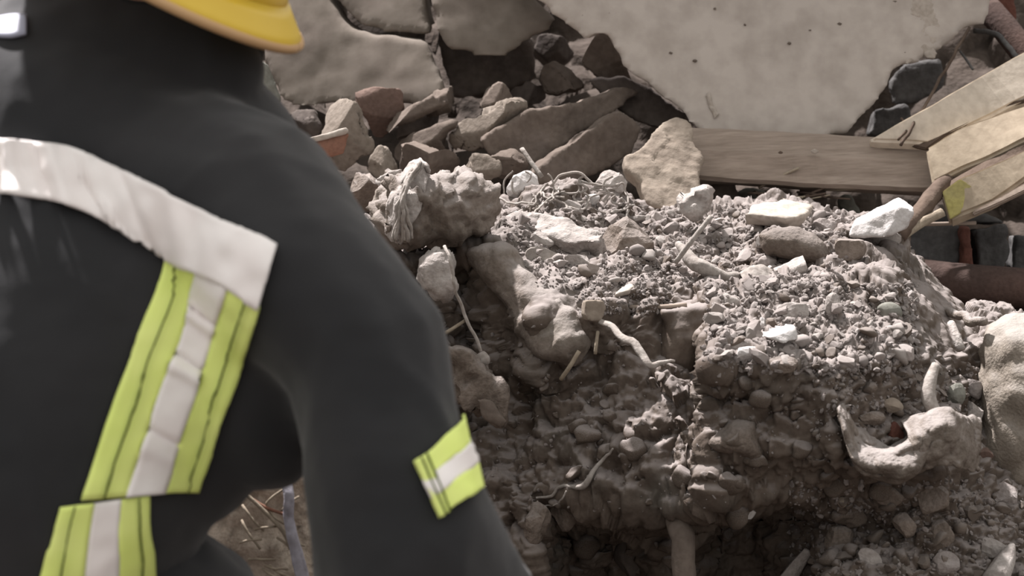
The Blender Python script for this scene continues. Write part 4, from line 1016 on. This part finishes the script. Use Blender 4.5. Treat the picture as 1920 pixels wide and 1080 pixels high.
# ------------------------------------------------------------------ scene seen between body and sleeve
chunk('fibre_mat', [(360,870),(470,890),(545,895),(590,880),(640,1000),(640,1130),(360,1130)], 2.2, M['matting'], 'coarse fibrous matting seen in the gap beneath the rescuer\'s arm', 'matting', thick=.05, voxel=.005, rough=.010, facet=.008, fscale=.03, gy=.02)
tube('cord', [(452,918,2.17),(492,955,2.165),(530,996,2.165),(545,1030,2.165)], .0022, M['straw'], 'pale cord stretched across the coarse matting', 'cord', n=16)
tube('cord', [(466,932,2.172),(500,952,2.168),(538,966,2.168)], .0018, M['terracotta'], 'thin reddish cord crossing the pale cord on the matting', 'cord', n=10)
sheet('lit_rim_strip', [[(524,896,2.16),(530,896,2.158),(546,898,2.16)], [(534,930,2.156),(540,930,2.154),(552,934,2.156)], [(532,966,2.156),(540,968,2.154),(550,970,2.156)], [(540,1010,2.156),(550,1014,2.154),(562,1018,2.156)], [(550,1060,2.156),(560,1062,2.154),(576,1066,2.156)], [(560,1110,2.156),(570,1112,2.154),(584,1114,2.156)]], M['lit_rim'], 'pale lavender strip standing for the lit rim of the sleeve', 'strip', nu=8, nv=40, rough=.003, scale=.02)  # added strip, coloured as the lit rim of the sleeve
rg = random.Random(3)
for k in range(14):
    x, y = rg.uniform(420, 540), rg.uniform(945, 1075); a = rg.uniform(-1.4, 1.9)
    tube('straw', [(x, y, 2.172), (x + 16, y + 16 * a, 2.165), (x + rg.uniform(28, 50), y + 30 * a, 2.17)], .0014, M['straw'], ('steep ' if abs(a) > .9 else 'slanting ' if abs(a) > .4 else 'level ') + 'dry stalk on the matting, ' + ('near its pale strip' if x > 490 else 'away from its pale strip') + (', high up' if y < 1000 else ', low down'), 'straw', 'stalks on the matting', n=6, sides=5, wob=.002)

# ------------------------------------------------------------------ the rescuer, kneeling, seen from behind
def capsules(bm, chain, seg=16):
    """overlapping balls along a chain of (point, radius), later fused into one skin"""
    for (p, r), (q, s) in zip(chain[:-1], chain[1:]):
        p, q = np.array(p), np.array(q); L = np.linalg.norm(q - p); n = max(2, int(L / (min(r, s) * .22)))
        for k in range(n + 1):
            t = k / n; c = p + (q - p) * t
            bmesh.ops.create_icosphere(bm, subdivisions=2, radius=r + (s - r) * t, matrix=Matrix.Translation(Vector(c)))

def W_(px, py, d, r):                        # photo point with a radius in photo px
    return (at(px, py, d), r * d / FPX)

def ell(bm, px, py, d, rx, ry, rz, rot=0.0, sub=4, lean=0.0):
    p = at(px, py, d); s = d / FPX
    R = Matrix(((RT[0], UP[0], -FW[0]), (RT[1], UP[1], -FW[1]), (RT[2], UP[2], -FW[2]))).to_4x4()
    m = Matrix.Translation(Vector(p)) @ R @ Matrix.Rotation(rot, 4, 'Z') @ Matrix.Rotation(-lean, 4, 'X') @ Matrix.Diagonal((rx * s, ry * s, rz * s, 1))
    bmesh.ops.create_icosphere(bm, subdivisions=sub, radius=1, matrix=m)

SH, EL, WR = (458, 404, 1.70), (682, 660, 1.63), (724, 900, 1.60)
HAND = (850, 1180, 1.66)
LSH, LEL, LHD = (-160, 420, 1.80), (-300, 760, 1.80), (-120, 1080, 1.95)
hipR, hipL = at(250, 1240, 1.76), at(-130, 1240, 1.80)
kneeR, kneeL = at(300, 1500, 2.06), at(-140, 1500, 2.10)
kneeR[2] = kneeL[2] = .10
ankR = np.array([kneeR[0] - .02, kneeR[1] - .42, .09]); ankL = np.array([kneeL[0] - .02, kneeL[1] - .42, .09])

bm = bmesh.new()                              # body: one continuous skin
headc = at(300, -150, 1.79)
capsules(bm, [(hipL, .085), (hipR, .085)])
capsules(bm, [(at(60, 1180, 1.80), .11), (at(110, 800, 1.80), .10), (at(150, 440, 1.85), .10), (at(230, 180, 1.86), .06), (at(290, -80, 1.80), .055)])
capsules(bm, [W_(*LSH, 105), W_(130, 330, 1.85, 150), W_(*SH, 105)])
capsules(bm, [W_(*SH, 105), W_(*EL, 85), W_(*WR, 70), W_(*HAND, 50)])
capsules(bm, [W_(*LSH, 105), W_(*LEL, 85), W_(*LHD, 60)])
for (hp, kn_, an) in ((hipR, kneeR, ankR), (hipL, kneeL, ankL)):
    capsules(bm, [(hp, .085), (kn_, .055), (an, .04)])
m = Matrix.Translation(Vector(headc)) @ Matrix.Diagonal((.078, .098, .115, 1))
bmesh.ops.create_icosphere(bm, subdivisions=4, radius=1, matrix=m)
capsules(bm, [(headc + np.array([0, .09, .0]), .012), (headc + np.array([0, .112, -.03]), .016)])         # nose
for s_ in (-1, 1):
    capsules(bm, [(headc + np.array([s_ * .078, 0, .02]), .012), (headc + np.array([s_ * .078, 0, -.02]), .010)])  # ears
for hd, base_ in ((HAND, WR), (LHD, LEL)):    # palm, four fingers and a thumb on each hand
    h = at(*hd); dirv = h - at(*base_); dirv /= np.linalg.norm(dirv); side = np.cross(dirv, FW); side /= np.linalg.norm(side)
    dn = np.cross(side, dirv)
    capsules(bm, [(h, .026), (h + dirv * .05 + side * .015, .024)]); capsules(bm, [(h, .026), (h + dirv * .05 - side * .015, .024)])
    for j, L in enumerate((.068, .078, .072, .056)):
        b0 = h + dirv * .07 + side * (.03 - .02 * j)
        k1 = b0 + dirv * L * .5; k2 = k1 + (dirv * .7 + dn * .6) * L * .5
        capsules(bm, [(b0 - dirv * .03, .0095), (k1, .009), (k2, .0075)])
    capsules(bm, [(h + side * .022, .014), (h + side * .05 + dirv * .035, .0105), (h + side * .058 + dirv * .065, .009)])
me = remeshed('person', bm, .006, 3)
me.materials.append(M['skin'])
person = bpy.data.objects.new('person', me); COL.objects.link(person)
tag(person, 'person kneeling with back turned in dark coat with lime and silver tape, yellow helmet', 'person')

bm = bmesh.new()                              # coat
ell(bm, 110, 660, 1.76, 375, 580, 330, rot=-.12, lean=.35)
ell(bm, 180, 330, 1.80, 420, 300, 290, rot=-.25, lean=.45)
ell(bm, 40, 1050, 1.76, 350, 320, 320)
ell(bm, 480, 630, 1.71, 200, 290, 190, rot=.1)
ell(bm, 320, 660, 1.73, 200, 320, 230, rot=.22)
capsules(bm, [W_(*LSH, 205), W_(120, 300, 1.80, 235), W_(*SH, 192)])
capsules(bm, [W_(*SH, 192), W_(560, 535, 1.645, 182), W_(*EL, 170), W_(705, 800, 1.615, 168), W_(WR[0], WR[1], WR[2], 170)])
capsules(bm, [W_(WR[0], WR[1], WR[2], 172), W_(768, 1040, 1.60, 196), W_(838, 1160, 1.63, 196)])
capsules(bm, [W_(*LSH, 200), W_(*LEL, 170), W_(*LHD, 130)])
capsules(bm, [W_(180, 180, 1.82, 240), W_(330, 130, 1.78, 150), W_(400, 135, 1.76, 92)])
me = remeshed('coat', bm, .007, 6)
V = getV(me); N = getN(me)
px_, py_, _ = proj(V)
fold = (1 - np.abs(fbm(V * np.array([1.0, 1.0, .45]), .11, 2, 61))) ** 3
V = V + N * (.008 * fbm(V, .16, 2, 62) + .0045 * (fold - .4) + .0008 * fbm(V, .02, 2, 63))[:, None]
setV(me, V); me.materials.append(M['coat'])
coat = bpy.data.objects.new('coat', me); COL.objects.link(coat); coat.parent = person
cbvh = BVHTree.FromPolygons([tuple(v) for v in V], [tuple(p.vertices) for p in me.polygons])

bm = bmesh.new()                              # collar
capsules(bm, [W_(300, 90, 1.80, 160), W_(395, 128, 1.77, 104)])
capsules(bm, [W_(300, 60, 1.80, 165), W_(388, 92, 1.77, 110)])
me = remeshed('collar', bm, .006, 3); me.materials.append(M['collar'])
co = bpy.data.objects.new('collar', me); COL.objects.link(co); co.parent = person; co['label'] = 'darker turned up collar'

def surf(px, py, off):
    """the coat's surface point seen at a photo pixel, raised by off along its normal"""
    r = at(px, py, 1.0) - CAM; r = r / np.linalg.norm(r)
    for k in range(40):
        hit, n, i, dist = cbvh.ray_cast(Vector(CAM + r * .5), Vector(r))
        if hit is not None: break
        px -= 4
        r = at(px, py, 1.0) - CAM; r = r / np.linalg.norm(r)
    if hit is None:
        return at(px, py, 1.6)
    n = np.array(n)
    if n @ r > 0: n = -n
    return np.array(hit) + n * off

def tape(name, edgeA, edgeB, mat, off=.004, nu=50, nv=8, label=None, wr=.0015, thick=.0025, wrs=.03, crease=()):
    """a strip of tape sewn on the coat between two edge lines"""
    _seed[0] += 3
    a = catmull([(x, y, 0) for x, y in edgeA], nu); b = catmull([(x, y, 0) for x, y in edgeB], nu)
    P = []
    for v in range(nv):
        t = v / (nv - 1)
        for u in range(nu):
            x, y = a[u, 0] + (b[u, 0] - a[u, 0]) * t, a[u, 1] + (b[u, 1] - a[u, 1]) * t
            P.append(surf(x, y, off))
    P = np.array(P)
    P = P - FW * (wr * fbm(P, wrs, 2, _seed[0]))[:, None]
    uu = np.tile(np.linspace(0, 1, nu), nv); vv = np.repeat(np.linspace(0, 1, nv), nu)
    for (u0, w0, h0) in crease:
        P = P - FW * (h0 * np.exp(-((uu - u0 - .03 * (vv - .5)) / w0) ** 2))[:, None]
    F = [(v * nu + u, v * nu + u + 1, (v + 1) * nu + u + 1, (v + 1) * nu + u) for v in range(nv - 1) for u in range(nu - 1)]
    o = mesh_obj(name, P, F, mat, parent=person)
    s = o.modifiers.new('solid', 'SOLIDIFY'); s.thickness = thick; s.offset = 0
    if label: o['label'] = label
    return o

lp = lambda p, q, t: (p[0] + (q[0] - p[0]) * t, p[1] + (q[1] - p[1]) * t)
# broad silver band round the chest, folding down at its end
tape('silver_band', [(-60,258),(0,263),(90,272),(160,287),(270,336),(400,402),(521,466)], [(-60,366),(0,371),(100,386),(200,424),(312,480),(400,520),(492,578)], M['silver'], nu=140, nv=14, off=.008, wr=.003, wrs=.03, crease=((.10, .02, .007), (.165, .018, -.006), (.22, .022, .007), (.30, .02, -.005), (.36, .03, .006), (.52, .03, .004), (.63, .02, -.004), (.75, .03, .003)), label='broad silver reflective band')
# lime, silver, lime strip running down the flank
LA = [(316,474),(288,556),(248,656),(204,770),(150,936)]      # outer edge
RA = [(492,574),(474,636),(448,712),(410,812),(370,918)]
n_ = len(LA)
def line(t): return [lp(LA[k], RA[k], t) for k in range(n_)]
tape('lime_stripe', line(0), line(.36), M['lime'], off=.0045, label='lime stripe along the flank, first side')
tape('silver_stripe', line(.36), line(.68), M['silver'], off=.006, nu=90, wr=.002, wrs=.035, crease=((.22, .012, -.005), (.27, .03, .004), (.48, .012, -.006), (.53, .03, .005), (.80, .014, -.005), (.86, .03, .004)), label='silver stripe down the flank')
tape('lime_stripe', line(.68), line(1), M['lime'], off=.0045, label='lime stripe along the flank, second side')
for t in (.16, .86): tape('stitching', line(t), line(t + .016), M['thread'], off=.0092, nv=2, wr=0, thick=.001)
# lower length below the hem
LB = [(112,950),(92,1020),(76,1090),(66,1150)]; RB = [(276,928),(278,990),(286,1050),(284,1150)]
def line2(t): return [lp(LB[k], RB[k], t) for k in range(4)]
tape('lime_stripe', line2(0), line2(.38), M['lime'], off=.003, nu=24, label='lime stripe below the hem, first side')
tape('silver_stripe', line2(.38), line2(.68), M['silver'], off=.0035, nu=24, wr=.003, label='silver stripe below the hem')
tape('lime_stripe', line2(.68), line2(1), M['lime'], off=.003, nu=24, label='lime stripe below the hem, second side')
for t in (.14, .86): tape('stitching', line2(t), line2(t + .016), M['thread'], off=.0078, nu=24, nv=2, wr=0, thick=.001)
# band on the sleeve
TA = [(772,866),(804,846),(838,812),(866,780)]; BA = [(820,974),(846,952),(872,934),(896,918)]
def line3(t): return [lp(TA[k], BA[k], t) for k in range(4)]
tape('sleeve_lime', line3(0), line3(.34), M['lime'], off=.005, nu=24, label='lime edge of the sleeve band, upper')
tape('sleeve_silver', line3(.34), line3(.66), M['silver'], off=.0055, nu=24, wr=.003, label='silver centre of the sleeve band')
tape('sleeve_lime', line3(.66), line3(1), M['lime'], off=.005, nu=24, label='lime edge of the sleeve band, lower')
e0 = [line3(t)[0] for t in (0, .33, .66, 1)]; e1 = [(x + 20, y - 12) for x, y in e0]
tape('sleeve_hem', e0, e1, M['lime'], off=.0075, nu=16, nv=4, wr=0, label='stitched lime end of the sleeve band')
for dx in (8, 18): tape('stitching', [(x + dx, y - dx * .6) for x, y in e0], [(x + dx + 2.5, y - dx * .6 - 1.5) for x, y in e0], M['thread'], off=.0095, nu=16, nv=2, wr=0, thick=.001)
tape('shoulder_patch', [(-20,44),(20,36),(52,34)], [(-20,72),(20,76),(50,70)], M['patch'], nu=16, nv=6, label='pale blue patch on the far shoulder')  # pale blue area laid over the far shoulder

bm = bmesh.new()                              # trousers and boots
capsules(bm, [(hipL, .135), (hipR, .135)])
for (hp, kn_, an) in ((hipR, kneeR, ankR), (hipL, kneeL, ankL)):
    capsules(bm, [(hp, .12), (kn_, .085), (an, .07)])
me = remeshed('trousers', bm, .009, 4); V = getV(me); N = getN(me)
setV(me, V + N * (.007 * fbm(V, .08, 3, 9))[:, None]); me.materials.append(M['coat'])
tr = bpy.data.objects.new('trousers', me); COL.objects.link(tr); tr.parent = person
for an in (ankR, ankL):
    bm = bmesh.new(); capsules(bm, [(an + np.array([0, -.02, .0]), .062), (an + np.array([0, -.14, -.03]), .05)])
    me = remeshed('boot', bm, .008, 2); me.materials.append(M['black'])
    b_ = bpy.data.objects.new('boot', me); COL.objects.link(b_); b_.parent = person

# helmet: dome, flared brim, ridge and trim edge
xa = .86 * RT - .50 * UP; za = .50 * RT + .86 * UP - FW * .24; xa = xa / np.linalg.norm(xa)
ya = np.cross(za, xa); ya /= np.linalg.norm(ya); za = np.cross(xa, ya)
hc = at(258, -114, 1.74)
def hloc(x, y, z): return hc + x * xa + y * ya + z * za
prof = [(1.00, 0.0), (.985, .02), (.96, .05), (.93, .08), (.86, .112), (.74, .138), (.56, .156), (.34, .166), (.12, .17)]
ns = 48; V = []; F = []
for (s_, z) in prof:
    for k in range(ns):
        a = 2 * math.pi * k / ns; ca, sa = math.cos(a), math.sin(a)
        ridge = .007 * math.exp(-(sa / .12) ** 2) * (z > .06)
        V.append(hloc(.142 * s_ * ca, .118 * s_ * sa, z + ridge))
V.append(hloc(0, 0, .178))
for i in range(len(prof) - 1):
    for k in range(ns): F.append((i * ns + k, i * ns + (k + 1) % ns, (i + 1) * ns + (k + 1) % ns, (i + 1) * ns + k))
for k in range(ns): F.append(((len(prof) - 1) * ns + k, (len(prof) - 1) * ns + (k + 1) % ns, len(V) - 1))
hm = mesh_obj('helmet', V, F, M['helmet'], parent=person)
hm['label'] = 'yellow hard helmet'
s = hm.modifiers.new('solid', 'SOLIDIFY'); s.thickness = .004
V = []; F = []                                # brim
sec = [(1.0, .014), (1.06, .006), (1.14, -.004), (1.185, -.010), (1.17, -.016), (1.08, -.010), (.98, -.002)]
for (s_, z) in sec:
    for k in range(ns):
        a = 2 * math.pi * k / ns; V.append(hloc(.142 * s_ * math.cos(a), .118 * s_ * math.sin(a), z))
for i in range(len(sec)):
    for k in range(ns):
        j = (i + 1) % len(sec); F.append((i * ns + k, i * ns + (k + 1) % ns, j * ns + (k + 1) % ns, j * ns + k))
br = mesh_obj('brim', V, F, M['helmet'], parent=hm)
ring = [hloc(.142 * 1.175 * math.cos(2 * math.pi * k / 64), .118 * 1.175 * math.sin(2 * math.pi * k / 64), -.013) for k in range(65)]
V, F = tube_vf(ring, .0045, 8)
ed = mesh_obj('trim_edge', V, F, M['helmet_edge'], parent=hm); ed['label'] = 'tan edge of the helmet brim'
V, F = [], []
for i in range(5):                            # raised slot on the dome
    z = .03 + .018 * i
    for a in (1.48, 1.62):
        s_ = np.interp(z, [p[1] for p in prof], [p[0] for p in prof]) * 1.02
        V.append(hloc(.142 * s_ * math.cos(-a + 1.0), .118 * s_ * math.sin(-a + 1.0), z))
for i in range(4): F.append((2 * i, 2 * i + 1, 2 * i + 3, 2 * i + 2))
sl = mesh_obj('slot', V, F, M['helmet_edge'], parent=hm); sl['label'] = 'darker slot in the helmet side'
s = sl.modifiers.new('solid', 'SOLIDIFY'); s.thickness = .003
